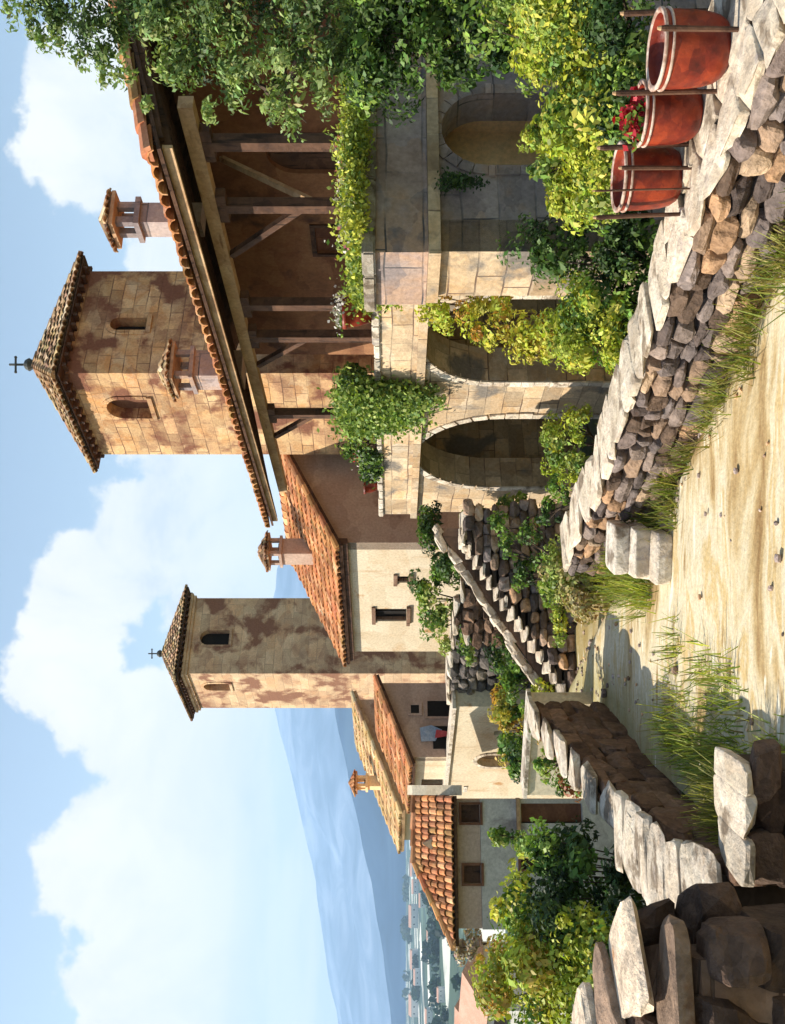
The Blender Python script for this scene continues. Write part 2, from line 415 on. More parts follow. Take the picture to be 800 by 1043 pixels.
def lobe_points(lobes, dens, size, pal, seed, sub=14, hollow=.45):
    """lobes: (cx,cy,cz,rx,ry,rz[,pal]) -> points gathered in clumps on and in the lobes"""
    rs = np.random.RandomState(seed); P = []; Nn = []; T = []; S = []
    for lb in lobes:
        c = np.array(lb[:3]); r = np.array(lb[3:6]); pl = lb[6] if len(lb) > 6 else pal
        area = (r[0] * r[1] + r[1] * r[2] + r[0] * r[2]) * 4.2
        n = int(dens * area / (size * size)); ns = max(4, int(sub))
        for k in range(ns):
            d = rs.normal(0, 1, 3); d /= np.linalg.norm(d)
            if d[2] < -.55: d[2] *= -.5
            cc = c + d * r * rs.uniform(.55, 1.0)
            cr = r.mean() * rs.uniform(.25, .5)
            m = max(3, n // ns)
            q = rs.normal(0, 1, (m, 3)); ql = np.linalg.norm(q, axis=1)[:, None]; q /= ql
            rad = rs.uniform(hollow, 1.0, (m, 1)) ** .5
            p = cc + q * rad * cr * np.array([1, 1, .75])
            P.append(p); nn = q * .7 + d * .5 + np.array([0, 0, .35]); Nn.append(nn)
            base = np.array(pl[rs.randint(len(pl))])
            T.append(base * rs.uniform(.7, 1.3, (m, 1)) * (1 + rs.normal(0, .08, (m, 3))))
            S.append(size * rs.uniform(.45, 1.25, m) * (1.5 if rs.rand() < .15 else 1))
    return np.concatenate(P), np.concatenate(Nn), np.concatenate(S), np.clip(np.concatenate(T), .002, .9)

LG = [(.22, .31, .07), (.32, .41, .09), (.14, .22, .05), (.40, .46, .12)]          # light green
YG = [(.44, .47, .055), (.56, .56, .09), (.28, .34, .05), (.38, .44, .06)]           # yellow green
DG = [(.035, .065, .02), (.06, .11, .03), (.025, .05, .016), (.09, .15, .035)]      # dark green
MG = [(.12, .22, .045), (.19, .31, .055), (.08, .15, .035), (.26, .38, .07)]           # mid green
OG = [(.50, .42, .07), (.52, .30, .06), (.42, .42, .07), (.58, .46, .10)]            # autumn
SG = [(.16, .22, .12), (.22, .28, .17), (.11, .17, .08)]                             # silvery

def bush(name, label, lobes, pal, size=.06, dens=.8, seed=1, group=None, cat='bush', sub=16, mat=None, base=None, stems=True):
    cs = np.array([l[:3] for l in lobes]); zb = min(l[2] - l[5] for l in lobes)
    if base is None: base = (float(cs[:, 0].mean()), float(cs[:, 1].mean()), float(zb))
    root = thing(name, label, cat, base, 0, group)
    size *= .72
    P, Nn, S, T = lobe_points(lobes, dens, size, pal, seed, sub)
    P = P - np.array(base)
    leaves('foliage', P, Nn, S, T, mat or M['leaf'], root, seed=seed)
    if stems:
        mb = MB()
        for l in lobes:
            p = Vector(l[:3]) - Vector(base)
            mid = p * .5 + Vector((rnd.uniform(-.1, .1), rnd.uniform(-.1, .1), 0)) * l[3]
            mb.tube([Vector((rnd.uniform(-.05, .05), rnd.uniform(-.05, .05), 0)), mid, p], [.035, .025, .012], 5)
            for k in range(3):
                q = p + Vector((rnd.uniform(-1, 1) * l[3], rnd.uniform(-1, 1) * l[4], rnd.uniform(-.1, .8) * l[5])) * .7
                mb.tube([mid, q], [.018, .006], 4)
        mb.build('stem', M['bark'], root)
    return root

def blades(pts, h, lean, tint, rs, w=.012):
    """grass blades: slim tapered quads from pts"""
    N = len(pts); a = rs.uniform(0, 2 * np.pi, N)
    d = np.stack([np.cos(a), np.sin(a), np.zeros(N)], 1); side = np.stack([-np.sin(a), np.cos(a), np.zeros(N)], 1)
    tip = pts + d * (h * lean)[:, None] + np.array([0, 0, 1]) * (h * np.sqrt(np.clip(1 - lean ** 2, .05, 1)))[:, None]
    v = np.empty((N, 4, 3)); v[:, 0] = pts - side * w; v[:, 1] = pts + side * w; v[:, 2] = tip + side * w * .25; v[:, 3] = tip - side * w * .25
    return v.reshape(-1, 3)

# ------------------------------------------------------------------ camera, light, sky
cam = bpy.data.cameras.new('camera'); co = bpy.data.objects.new('camera', cam); COL.objects.link(co)
cam.sensor_fit = 'VERTICAL'; cam.sensor_width = 36; cam.sensor_height = 36; cam.lens = 36
cam.clip_start = .1; cam.clip_end = 40000
# the picture hangs on its side: world up points to the picture's left
co.matrix_world = Matrix(((0, 1, 0, 0), (0, 0, -1, 0), (-1, 0, 0, EYE), (0, 0, 0, 1)))
scene.camera = co

SUN_EL = 40; to_sun = Vector((-math.cos(R(SUN_EL)) * .995, math.cos(R(SUN_EL)) * .10, math.sin(R(SUN_EL)))).normalized()
sl = bpy.data.lights.new('sun', 'SUN'); sl.energy = 5.0; sl.angle = R(.5); sl.color = (1, .93, .80)
so = bpy.data.objects.new('sun', sl); COL.objects.link(so); so.location = (-30, 0, 40)
so.rotation_euler = to_sun.to_track_quat('Z', 'Y').to_euler()

world = bpy.data.worlds.new('World'); scene.world = world; world.use_nodes = True
nt = world.node_tree; nt.nodes.clear(); g = G(nt)
wo = g.n('ShaderNodeOutputWorld'); bg = g.n('ShaderNodeBackground'); bg.inputs['Strength'].default_value = .078
sky = g.n('ShaderNodeTexSky'); sky.sky_type = 'NISHITA'; sky.sun_disc = False
sky.sun_elevation = R(SUN_EL); sky.sun_rotation = math.atan2(to_sun.x, to_sun.y); sky.air_density = 1.0; sky.dust_density = .6; sky.ozone_density = 1.2; sky.altitude = 300
tc = g.n('ShaderNodeTexCoord'); dirv = tc.outputs['Generated']
nz = g.noise(dirv, 9, 6, .6)
nz2 = g.noise(dirv, 34, 5, .6)
wob = g.math('ADD', g.math('MULTIPLY', g.math('SUBTRACT', nz[0], .5), .11), g.math('MULTIPLY', g.math('SUBTRACT', nz2[0], .5), .035))
clouds = [(905, 118, 92), (880, 215, 110), (790, 240, 90), (958, 98, 62), (845, 175, 75), (800, 210, 85), (445, 100, 62), (352, 50, 44), (398, 85, 56), (330, 90, 45), (500, 150, 60), (300, 165, 70),
          (165, 92, 52), (122, 130, 58), (196, 122, 50), (60, 160, 80), (-20, 165, 85), (-120, 120, 90), (1100, 140, 90), (1250, 190, 120), (620, 190, 80), (-300, 170, 110)]
dmin = None
for (u, v, r) in clouds:
    c = Vector(((u - 521.5) / 1043, 1, (400 - v) / 1043)).normalized()
    vd = g.n('ShaderNodeVectorMath', operation='DISTANCE'); g.l(dirv, vd.inputs[0]); vd.inputs[1].default_value = c
    k = 1 / (1 + ((u - 521.5) / 1043) ** 2 + ((400 - v) / 1043) ** 2) ** .5
    x = g.math('SUBTRACT', vd.outputs['Value'], r / 1043 * k)
    dmin = x if dmin is None else g.math('MINIMUM', dmin, x)
sep = g.n('ShaderNodeSeparateXYZ'); g.l(dirv, sep.inputs[0])
low = g.math('SUBTRACT', sep.outputs['Z'], .225)
dmin = g.math('MINIMUM', dmin, low)
edge = g.math('ADD', dmin, wob)
mask = g.mapr(edge, .006, -.007, 0, 1, True)
front = g.mapr(sep.outputs['Y'], -.1, .35, 0, 1, True)
mask = g.math('MULTIPLY', mask, front)
sh = g.noise(dirv, 5.5, 6, .6, .6)
mp = g.n('ShaderNodeMapping'); g.l(dirv, mp.inputs[0]); mp.inputs['Scale'].default_value = (3, 3, 16)
st = g.noise(mp.outputs[0], 1.6, 4, .5)
ccol = g.ramp(sh[0], [(.34, (6.3, 6.7, 7.3)), (.42, (7.8, 7.8, 7.8)), (.56, (8.9, 8.6, 8.05))])
lowband = g.mapr(sep.outputs['Z'], .20, .06, 0, 1, True)
scol = g.ramp(st[0], [(.40, (6.3, 7.0, 7.6)), (.50, (8.0, 8.0, 7.9)), (.60, (8.6, 8.4, 8.0))])
ccol = g.mix(lowband, ccol, scol)
bluesky = g.mix(1.0, sky.outputs[0], (1.95, 1.70, 1.45), 'MULTIPLY')
skyc = g.mix(mask, bluesky, ccol)
g.l(skyc, bg.inputs['Color']); g.l(bg.outputs[0], wo.inputs[0])

vs = scene.view_settings; vs.view_transform = 'Standard'; vs.look = 'None'; vs.gamma = 1; vs.exposure = .72; vs.use_curve_mapping = False
scene.cycles.use_denoising = True
scene.cycles.max_bounces = 6; scene.cycles.diffuse_bounces = 4; scene.cycles.transmission_bounces = 4; scene.cycles.volume_bounces = 2

# ------------------------------------------------------------------ ground
def lerp(a, b, t): return a + (b - a) * t
def sstep(a, b, x):
    t = min(1, max(0, (x - a) / (b - a))); return t * t * (3 - 2 * t)
def ground_z(x, y):
    z = 0.0
    z += -1.3 * sstep(.6, 2.2, x + (y - 11.5) * .5 if y < 40 else 9) * sstep(6, 12, y)           # sunken garden before the arcade
    z += -2.6 * sstep(-3.6, -7.5, x) * sstep(2, 12, y + 6)
    z += -2.0 * sstep(20, 34, y)
    dist = max(0, y - 62) + max(0, -x - 30) * .7
    z += -56 * sstep(0, 190, dist)
    if y < 45 and -40 < x < 14: z += .05 * noise.noise(Vector((x * .7, y * .7, 0)))
    return z
def grid_mesh(name, xs, ys, mat, dz=0.0, skip=None):
    mb = MB(); idx = {}
    for j, y in enumerate(ys):
        for i, x in enumerate(xs):
            idx[i, j] = len(mb.v); mb.v.append((x, y, ground_z(x, y) + dz))
    for j in range(len(ys) - 1):
        for i in range(len(xs) - 1):
            if skip and skip((xs[i] + xs[i + 1]) / 2, (ys[j] + ys[j + 1]) / 2): continue
            mb.f.append([idx[i, j], idx[i + 1, j], idx[i + 1, j + 1], idx[i, j + 1]]); mb.t.append((1, 1, 1))
    return mb.build(name, mat, smooth=True)
def steps_(a, b, n): return [a + (b - a) * i / n for i in range(n + 1)]

def ground_mat():
    m, nt, out = new_mat('meadow'); g = G(nt)
    tc = g.n('ShaderNodeTexCoord'); ob = tc.outputs['Object']
    n = g.noise(ob, .35, 6, .6)
    near = g.ramp(n[0], [(.35, (.05, .075, .02)), (.5, (.11, .13, .035)), (.62, (.20, .17, .08))])
    vo = g.n('ShaderNodeTexVoronoi'); g.l(ob, vo.inputs['Vector']); vo.inputs['Scale'].default_value = .012; vo.inputs['Randomness'].default_value = 1
    mp = g.n('ShaderNodeMapping'); g.l(ob, mp.inputs[0]); mp.inputs['Scale'].default_value = (1, .45, 1)
    g.l(mp.outputs[0], vo.inputs['Vector'])
    sp = g.n('ShaderNodeSeparateColor'); g.l(vo.outputs['Color'], sp.inputs[0])
    far = g.ramp(sp.outputs[0], [(0, (.04, .07, .06)), (.3, (.07, .11, .08)), (.5, (.05, .085, .07)), (.52, (.60, .60, .52)), (.66, (.12, .18, .14)), (.80, (.75, .72, .64)), (.9, (.06, .10, .10))], 'CONSTANT')
    big = g.noise(ob, .004, 4, .6, .8)
    far = g.mix(g.mapr(big[0], .52, .60), far, (.035, .06, .055))
    px = g.n('ShaderNodeSeparateXYZ'); g.l(ob, px.inputs[0])
    col = g.mix(g.mapr(px.outputs['Z'], -12, -40), near, far)
    bs = g.n('ShaderNodeBsdfPrincipled'); g.l(col, bs.inputs['Base Color']); bs.inputs['Roughness'].default_value = .95; bs.inputs['Specular IOR Level'].default_value = .1
    g.l(bs.outputs[0], out.inputs[0]); return m
xs = [-16000, -9000, -6000, -4000, -2500, -1500, -900, -600, -400, -280, -200, -150, -110, -80, -60, -48, -38] + steps_(-32, 14, 58) + [17, 20, 25, 32, 45, 70, 120, 250, 500, 1000, 2000, 4000, 9000, 16000]
ys = [-4000, -1500, -500, -200, -90, -50, -30, -18, -10, -5] + steps_(-2, 46, 60) + [49, 52, 56, 60, 65, 72, 80, 90, 105, 125, 150, 180, 215, 255, 300, 400, 600, 900, 1400, 2200, 3500, 5500, 9000, 12000]
tag(grid_mesh('ground', xs, ys, ground_mat()), 'grassy hilltop ground falling to patchwork valley fields', None, None, 'structure')

def path_mat():
    m, nt, out = new_mat('dusty_path'); g = G(nt)
    tc = g.n('ShaderNodeTexCoord'); ob = tc.outputs['Object']
    mp = g.n('ShaderNodeMapping'); g.l(ob, mp.inputs[0]); mp.inputs['Scale'].default_value = (.30, 1.0, 1); mp.inputs['Rotation'].default_value = (0, 0, R(-4))
    n = g.noise(mp.outputs[0], 1.3, 6, .62, .5)
    col = g.ramp(n[0], [(.34, (.27, .165, .07)), (.41, (.45, .32, .155)), (.47, (.58, .47, .29)), (.53, (.65, .57, .41)), (.59, (.54, .39, .18)), (.66, (.63, .55, .39))])
    px = g.n('ShaderNodeSeparateXYZ'); g.l(ob, px.inputs[0])
    # dry yellow grass wash towards both edges
    ed = g.noise(ob, .8, 5, .6, .4)
    lx = g.mapr(g.math('ADD', px.outputs['X'], g.math('MULTIPLY', ed[0], 1.9)), -1.25, -2.0)
    col = g.mix(g.math('MULTIPLY', lx, .65), col, (.33, .29, .12))
    rr = g.math('ADD', g.math('ADD', px.outputs['X'], g.math('MULTIPLY', g.math('SUBTRACT', px.outputs['Y'], 9.5), .5)), g.math('MULTIPLY', ed[0], 1.2))
    col = g.mix(g.math('MULTIPLY', g.mapr(rr, 2.1, 2.9), .8), col, (.27, .20, .07))
    # pebbles and ruts
    mp2 = g.n('ShaderNodeMapping'); g.l(ob, mp2.inputs[0]); mp2.inputs['Scale'].default_value = (1.1, 6.0, 1)
    p = g.noise(mp2.outputs[0], 1.0, 3, .5, .3)
    col = g.mix(g.mapr(p[0], .62, .72), col, (.34, .22, .10))
    col = g.mix(g.mapr(p[0], .34, .31), col, (.74, .68, .54))
    f = g.noise(ob, 22, 4, .6)
    sc = g.n('ShaderNodeVectorMath', operation='SCALE'); g.l(col, sc.inputs[0]); g.l(g.mapr(f[0], .3, .7, .85, 1.12), sc.inputs['Scale'])
    bs = g.n('ShaderNodeBsdfPrincipled'); g.l(sc.outputs[0], bs.inputs['Base Color']); bs.inputs['Roughness'].default_value = .95; bs.inputs['Specular IOR Level'].default_value = .15
    bp = g.n('ShaderNodeBump'); bp.inputs['Strength'].default_value = .5; bp.inputs['Distance'].default_value = .05
    g.l(g.math('ADD', n[0], g.math('MULTIPLY', f[0], .4)), bp.inputs['Height']); g.l(bp.outputs[0], bs.inputs['Normal'])
    g.l(bs.outputs[0], out.inputs[0]); return m
def path_lr(y):
    l = -3.25 if y < 14 else -3.25 - .12 * (y - 14)
    r = min(4.3, 3.6 - .5 * (y - 6.4)) + .5 if y < 14.5 else -.05 - .42 * (y - 14.5)
    return l, max(r, l + 1.2)
mb = MB(); py = steps_(3, 21.5, 74); nx = 26
for y in py:
    l, r = path_lr(y)
    for i in range(nx + 1):
        x = lerp(l, r, i / nx)
        mb.v.append((x, y, max(ground_z(x, y), -.15) + .03 + .03 * noise.noise(Vector((x * 1.5, y * 1.5, 4)))))
for j in range(len(py) - 1):
    for i in range(nx):
        a = j * (nx + 1) + i; mb.f.append([a, a + 1, a + nx + 2, a + nx + 1]); mb.t.append((1, 1, 1))
tag(mb.build('path', path_mat(), smooth=True), 'pale dusty sunlit path between the low walls', None, None, 'structure')

# ------------------------------------------------------------------ far hills
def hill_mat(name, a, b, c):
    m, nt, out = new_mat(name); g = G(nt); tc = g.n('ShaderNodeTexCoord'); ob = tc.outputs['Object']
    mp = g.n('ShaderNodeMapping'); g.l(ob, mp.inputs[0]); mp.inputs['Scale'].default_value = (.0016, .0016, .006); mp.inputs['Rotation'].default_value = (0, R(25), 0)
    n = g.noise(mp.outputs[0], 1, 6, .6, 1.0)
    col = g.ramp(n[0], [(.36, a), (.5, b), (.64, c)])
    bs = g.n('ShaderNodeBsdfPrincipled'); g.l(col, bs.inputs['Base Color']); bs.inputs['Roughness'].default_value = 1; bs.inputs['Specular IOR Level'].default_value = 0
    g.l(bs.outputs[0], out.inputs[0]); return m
def ridge(name, y0, depth, crest, mat, label, seed):
    mb = MB(); us = steps_(-900, 1900, 150); nj = 12
    def cz(u):
        for (a, va), (b, vb) in zip(crest, crest[1:]):
            if a <= u <= b: return lerp(va, vb, sstep(a, b, u) * .5 + .5 * (u - a) / (b - a))
        return crest[-1][1]
    for u in us:
        for j in range(nj + 1):
            t = j / nj; y = y0 + depth * (t - 1) if True else y0
            x = (u - 521.5) / 1043 * y0
            h = EYE + (400 - cz(u)) / 1043 * y0 + 62
            k = (t ** 1.15)
            nzv = noise.fractal(Vector((x / 900 + seed, y / 700, 0)), 1.0, 2.0, 5)
            z = -62 + h * k + nzv * h * .22 * k * (1 - k) * 2.2 + noise.fractal(Vector((x / 300, seed, 0)), 1, 2, 4) * h * .025 * k
            mb.v.append((x, y, z))
    for i in range(len(us) - 1):
        for j in range(nj):
            a = i * (nj + 1) + j; mb.f.append([a, a + nj + 1, a + nj + 2, a + 1]); mb.t.append((1, 1, 1))
    # far side falls away behind the crest
    b0 = len(mb.v)
    for i, u in enumerate(us):
        x = (u - 521.5) / 1043 * y0; mb.v.append((x, y0 + depth * .8, -62))
    for i in range(len(us) - 1):
        mb.f.append([i * (nj + 1) + nj, (i + 1) * (nj + 1) + nj, b0 + i + 1, b0 + i]); mb.t.append((1, 1, 1))
    return tag(mb.build(name, mat, smooth=True), label, None, None, 'structure')
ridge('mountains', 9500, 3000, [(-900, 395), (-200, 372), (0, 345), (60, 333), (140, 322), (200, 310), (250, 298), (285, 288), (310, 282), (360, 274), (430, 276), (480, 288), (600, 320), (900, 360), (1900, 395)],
      hill_mat('mountain_slopes', (.10, .16, .27), (.15, .22, .35), (.24, .31, .44)), 'pale blue mountain range along the horizon', 3)  # haze blue mixed into the slope colours
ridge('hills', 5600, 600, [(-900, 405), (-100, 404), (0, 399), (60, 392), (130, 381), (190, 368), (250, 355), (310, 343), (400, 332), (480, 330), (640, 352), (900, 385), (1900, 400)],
      hill_mat('hill_slopes', (.008, .03, .09), (.018, .05, .13), (.04, .08, .16)), 'deeper blue hills in front of the mountains', 9)  # distance haze put into the hills' own blue

# ------------------------------------------------------------------ haze
m, nt, out = new_mat('haze_air'); g = G(nt)
pv = g.n('ShaderNodeVolumePrincipled'); pv.inputs['Density'].default_value = .00009; pv.inputs['Color'].default_value = (.55, .77, 1.0, 1); pv.inputs['Anisotropy'].default_value = .0
g.l(pv.outputs[0], out.inputs['Volume'])
mb = MB(); mb.box(-16500, 16500, -4300, 12500, -65, 1400)
tag(mb.build('haze', m), 'thin blue summer haze over the valley', None, None, 'stuff')

# ------------------------------------------------------------------ the arcade house
TH = math.atan2(.371, .928)
AX, AY = 4.14, 16.1
house = thing('arcade_house', 'ochre stone arcade house with timber loggia on its upper floor and ivy on its parapet', 'house', (AX, AY, 0), TH)
ex = Vector((1, 0, 0)); ey = Vector((0, 1, 0))
FL = 2.94
ARCH1 = (5.81, 9.45, -1.4, 1.04, True); ARCH2 = (1.36, 4.24, -1.4, 1.42, True)
def house_local(x, y): return Vector((AX + x * math.cos(TH) - y * math.sin(TH), AY + x * math.sin(TH) + y * math.cos(TH), 0))
mb = MB()
sh_ = lambda o: tuple([o[0] + 1.4, o[1] + 1.4] + list(o[2:]))
wall_panel(mb, (0, -1.4), ey, ex, 12.55, -1.4, FL - .16, .75, [sh_(ARCH2), sh_(ARCH1)], nseg=20)
wall_panel(mb, (.75, 11.15), ex, -ey, 6, -1.4, FL - .16, .5)
mb.box(4.2, 4.5, -1.4, 10.6, -1.4, FL - .2)
mb.box(.75, 4.2, 4.75, 5.15, -1.4, FL - .2)
mb.build('wall', M['arcade'], house)
mb = MB()
wall_panel(mb, (-1.8, -2.4), ex, ey, 9, -1.4, FL - .16, .5, [(1.37, 2.60, .75, 2.12, True)], nseg=18)
mb.build('front_wall', M['wing'], house)
mb = MB()
wall_panel(mb, (-1.803, -1.4), -ey, ex, 1.0, -1.4, FL - .16, .5, ends=(True, True))
mb.build('pier_wall', M['arcade'], house)
mb = MB(); mb.box(-1.2, 3.4, -1.45, -1.41, -1.4, FL - .2); mb.box(1.0, 1.15, -1.89, -1.455, -1.4, FL - .2); mb.build('passage_wall', M['ochre'], house)
mb = MB()
mb.box(-.14, 7, -1.39, 11.25, FL - .16, FL); mb.box(-1.92, 7, -2.52, -1.395, FL - .16, FL - .004)
mb.build('floor_slab', M['arcade'], house)
# parapets with block coping
mb = MB()
mb.box(-.06, .28, -1.2, 11.15, FL + .001, 3.62); mb.build('parapet', M['arcade'], house)
mb = MB(); mb.box(-1.85, 7, -2.45, -2.1, FL + .001, 3.62); mb.box(-1.85, -1.5, -2.099, -1.25, FL + .001, 3.62); mb.build('parapet', M['wing'], house)
mb = MB(); y = -1.15
while y < 11.15:
    l = min(rnd.uniform(.45, .8), 11.2 - y); t = rnd.uniform(.75, 1.1)
    mb.box(-.12, .34, y + .008, y + l - .008, 3.622, 3.75 + rnd.uniform(-.02, .02), (t, t, t), .02); y += l
mb.build('coping', M['coping'], house)
mb = MB(); x = -1.95
while x < 7:
    l = rnd.uniform(.35, .7); t = rnd.uniform(.35, .6)
    mb.box(x + .008, x + l - .008, -2.55, -2.03, 3.622, 3.80 + rnd.uniform(-.03, .03), (t, t, t), .025); x += l
mb.build('coping', M['coping'], house)
mb = MB(); mb.box(-1.95, -1.42, -2.02, -1.2, 3.622, 3.79, (.6, .58, .55), .025)
mb.build('coping', M['coping'], house)
# arch surrounds
for (a, w) in ((ARCH1, .17), (ARCH2, .17)):
    mb = MB(); arch_ring(mb, (0, 0), ey, ex, a[0], a[1], a[2], a[3], w, .035, 17); mb.build('arch_surround', M['coping'], house)
mb = MB(); arch_ring(mb, (-1.8, -2.4), ex, ey, 1.37, 2.60, .75, 2.12, .16, .03, 11)
mb.build('arch_surround', M['wing'], house)
# door leaf and lintel deep inside the arches
mb = MB(); mb.box(4.05, 4.19, 6.3, 8.4, -1.4, 1.2); mb.box(3.9, 4.19, 6.0, 8.7, 1.22, 1.5); mb.build('cellar_door', M['blind'], house)
mb = MB(); mb.box(4.05, 4.19, 1.7, 3.4, -1.4, 1.0); mb.build('cellar_door', M['blind'], house)
# loggia timber
EZ = 6.30; SL = .27
posts = [(-2.25, 3.80), (-.92, 3.75), (1.71, 3.75), (2.75, 3.75), (5.81, 3.75)]
for (y, z) in posts:
    mb = MB(); mb.bar((.1, y, z), (.1, y, 6.0), .17, .17); mb.bar((.1, y - .3, 5.93), (.1, y + .3, 5.93), .16, .14); mb.build('post', M['wood'], house)
for (y0, z0, y1) in ((5.81, 5.0, 6.9), (2.75, 4.9, 3.8), (-.92, 4.7, .3)):
    mb = MB(); mb.bar((.1, y0, z0), (.1, y1, 5.98), .1, .1); mb.build('brace', M['wood'], house)
for (p, q) in (((.3, -.6, 4.4), (2.2, .5, 6.3)),):
    mb = MB(); mb.bar(p, q, .09, .09); mb.build('strut', M['lightwood'], house)
mb = MB(); mb.bar((.1, -3.0, 6.1), (.1, 9.85, 6.1), .2, .2); mb.build('wall_plate', M['lightwood'], house)  # pale timber puts the sunlight on this beam into its colour
mb = MB(); mb.bar((-.72, -3.1, EZ - .05), (-.72, 9.9, EZ - .03), .05, .13); mb.build('fascia', M['lightwood'], house)
mb = MB(); mb.bar((1.9, -3.0, 6.62), (1.9, 9.85, 6.62), .18, .2); mb.bar((-.6, -3.05, 6.42), (3.8, -3.05, 7.45), .1, .22); mb.bar((-.6, 9.85, 6.36), (3.8, 9.85, 7.40), .1, .2); mb.build('purlin', M['wood'], house)
for i in range(22):
    y = -2.8 + i * .6
    mb = MB(); mb.bar((-.66, y, EZ - .03), (3.8, y, EZ - .06 + 4.6 * SL), .08, .12); mb.build('rafter', M['wood'], house)
# roof
mb, quad = gable_roof(house, (-.85, -3.2, EZ + .05), (-.85, 9.95, EZ + .05), (3.85, -3.2, EZ + .05 + 4.7 * SL), (3.85, 9.95, EZ + .05 + 4.7 * SL), M['tile'], w=.27)
m2, q2 = gable_roof(house, (8.5, 9.95, EZ + .05), (8.5, -3.2, EZ + .05), (3.85, 9.95, EZ + .05 + 4.7 * SL), (3.85, -3.2, EZ + .05 + 4.7 * SL), M['tile'], w=.27)
mb.v += []; b = len(mb.v); mb.v += m2.v; mb.f += [[b + i for i in f] for f in m2.f]; mb.t += m2.t
caps(mb, (3.85, -3.2, EZ + .1 + 4.7 * SL), (3.85, 9.95, EZ + .1 + 4.7 * SL), .16)
caps(mb, (-.85, -3.15, EZ + .1), (3.85, -3.15, EZ + .1 + 4.7 * SL), .13)
roof = mb.build('roof', M['tile'], house)
mb = MB(); deck(mb, quad, .05); deck(mb, q2, .05); mb.build('roof_boards', M['wood'], roof)
# rooms behind the loggia
mb = MB()
wall_panel(mb, (3.4, -2.4), ey, ex, 11.4, FL, 6.95, .3, [(.9, 1.9, 3.7, 5.2, False), (3.6, 4.7, FL + .002, 5.2, True), (6.3, 7.2, 3.9, 5.0, False)])
wall_panel(mb, (3.7, 9.0), ex, -ey, 4, FL, 6.95, .3)
mb.box(5.6, 5.75, -2.4, 8.7, FL, 6.9)
mb.build('loggia_wall', M['loggia'], house)
for (y0, y1, z0, z1) in ((-1.5, -.5, 3.7, 5.2), (3.9, 4.8, 3.9, 5.0)):
    f = MB(); f.box(3.36, 3.45, y0 - .08, y1 + .08, z1, z1 + .1); f.box(3.34, 3.45, y0 - .1, y1 + .1, z0 - .08, z0); f.box(3.36, 3.45, y0 - .08, y0, z0, z1); f.box(3.36, 3.45, y1, y1 + .08, z0, z1)
    w_ = f.build('window', M['wood'], house); s_ = MB(); s_.box(3.46, 3.5, y0, (y0 + y1) / 2 - .01, z0, z1); s_.box(3.47, 3.51, (y0 + y1) / 2 + .01, y1, z0, z1); s_.build('shutter', M['blind'], w_)
mb = MB(); mb.box(3.5, 3.56, 1.2, 2.3, FL + .01, 5.7); mb.build('door', M['wood'], house)
mb = MB(); mb.box(3.2, 3.39, -.3, 1.0, FL, 4.0, bev=.02); mb.build('bench_box', M['lightwood'], house)

def chimney(parent, c, w, d, z0, z1, mat, capmat, name='chimney'):
    """square stack with open brick lantern and little tiled cap"""
    x, y = c; mb = MB()
    mb.box(x - w / 2, x + w / 2, y - d / 2, y + d / 2, z0, z1)
    mb.box(x - w / 2 - .07, x + w / 2 + .07, y - d / 2 - .07, y + d / 2 + .07, z1, z1 + .09)
    hz = z1 + .09; hh = .32
    for sx in (-1, 1):
        for sy in (-1, 1):
            mb.box(x + sx * (w / 2 - .05) - .06, x + sx * (w / 2 - .05) + .06, y + sy * (d / 2 - .05) - .06, y + sy * (d / 2 - .05) + .06, hz, hz + hh)
    ch = mb.build(name, mat, parent)
    mb = MB(); t = hz + hh; ov = .14
    mb.box(x - w / 2 - ov, x + w / 2 + ov, y - d / 2 - ov, y + d / 2 + ov, t, t + .06)
    A = [Vector((x + sx * (w / 2 + ov), y + sy * (d / 2 + ov), t + .062)) for sx, sy in ((-1, -1), (1, -1), (1, 1), (-1, 1))]; ap = Vector((x, y, t + .062 + w * .55))
    for i in range(4):
        a, b = A[i], A[(i + 1) % 4]; mb.poly([a, b, ap]); s = ap - (a + b) / 2; L = (b - a).length
        tiles(mb, a, b - a, s, L, lambda q: 0, lambda q, L=L, s=s: s.length * max(0, 1 - abs(2 * q / L - 1)), .14, .3)
    mb.build('cap', capmat, ch)
    mb = MB(); mb.box(x - w / 2 + .12, x + w / 2 - .12, y - d / 2 + .12, y + d / 2 - .12, hz, hz + .05); mb.build('flue', M['void'], ch)
    return ch
def solve_y(u, x):
    a = (u - 521.5) / 1043
    # AX + x c - y s = a (AY + x s + y c)
    c, s = math.cos(TH), math.sin(TH)
    return (AX + x * c - a * (AY + x * s)) / (s + a * c)
y = solve_y(666, 1.2); chimney(house, (1.2, y), .62, .62, 6.6, 7.62, M['wing'], M['oldtile'])
y = solve_y(819, 1.2); chimney(house, (1.2, y), .40, .40, 6.6, 7.62, M['wing'], M['oldtile'])

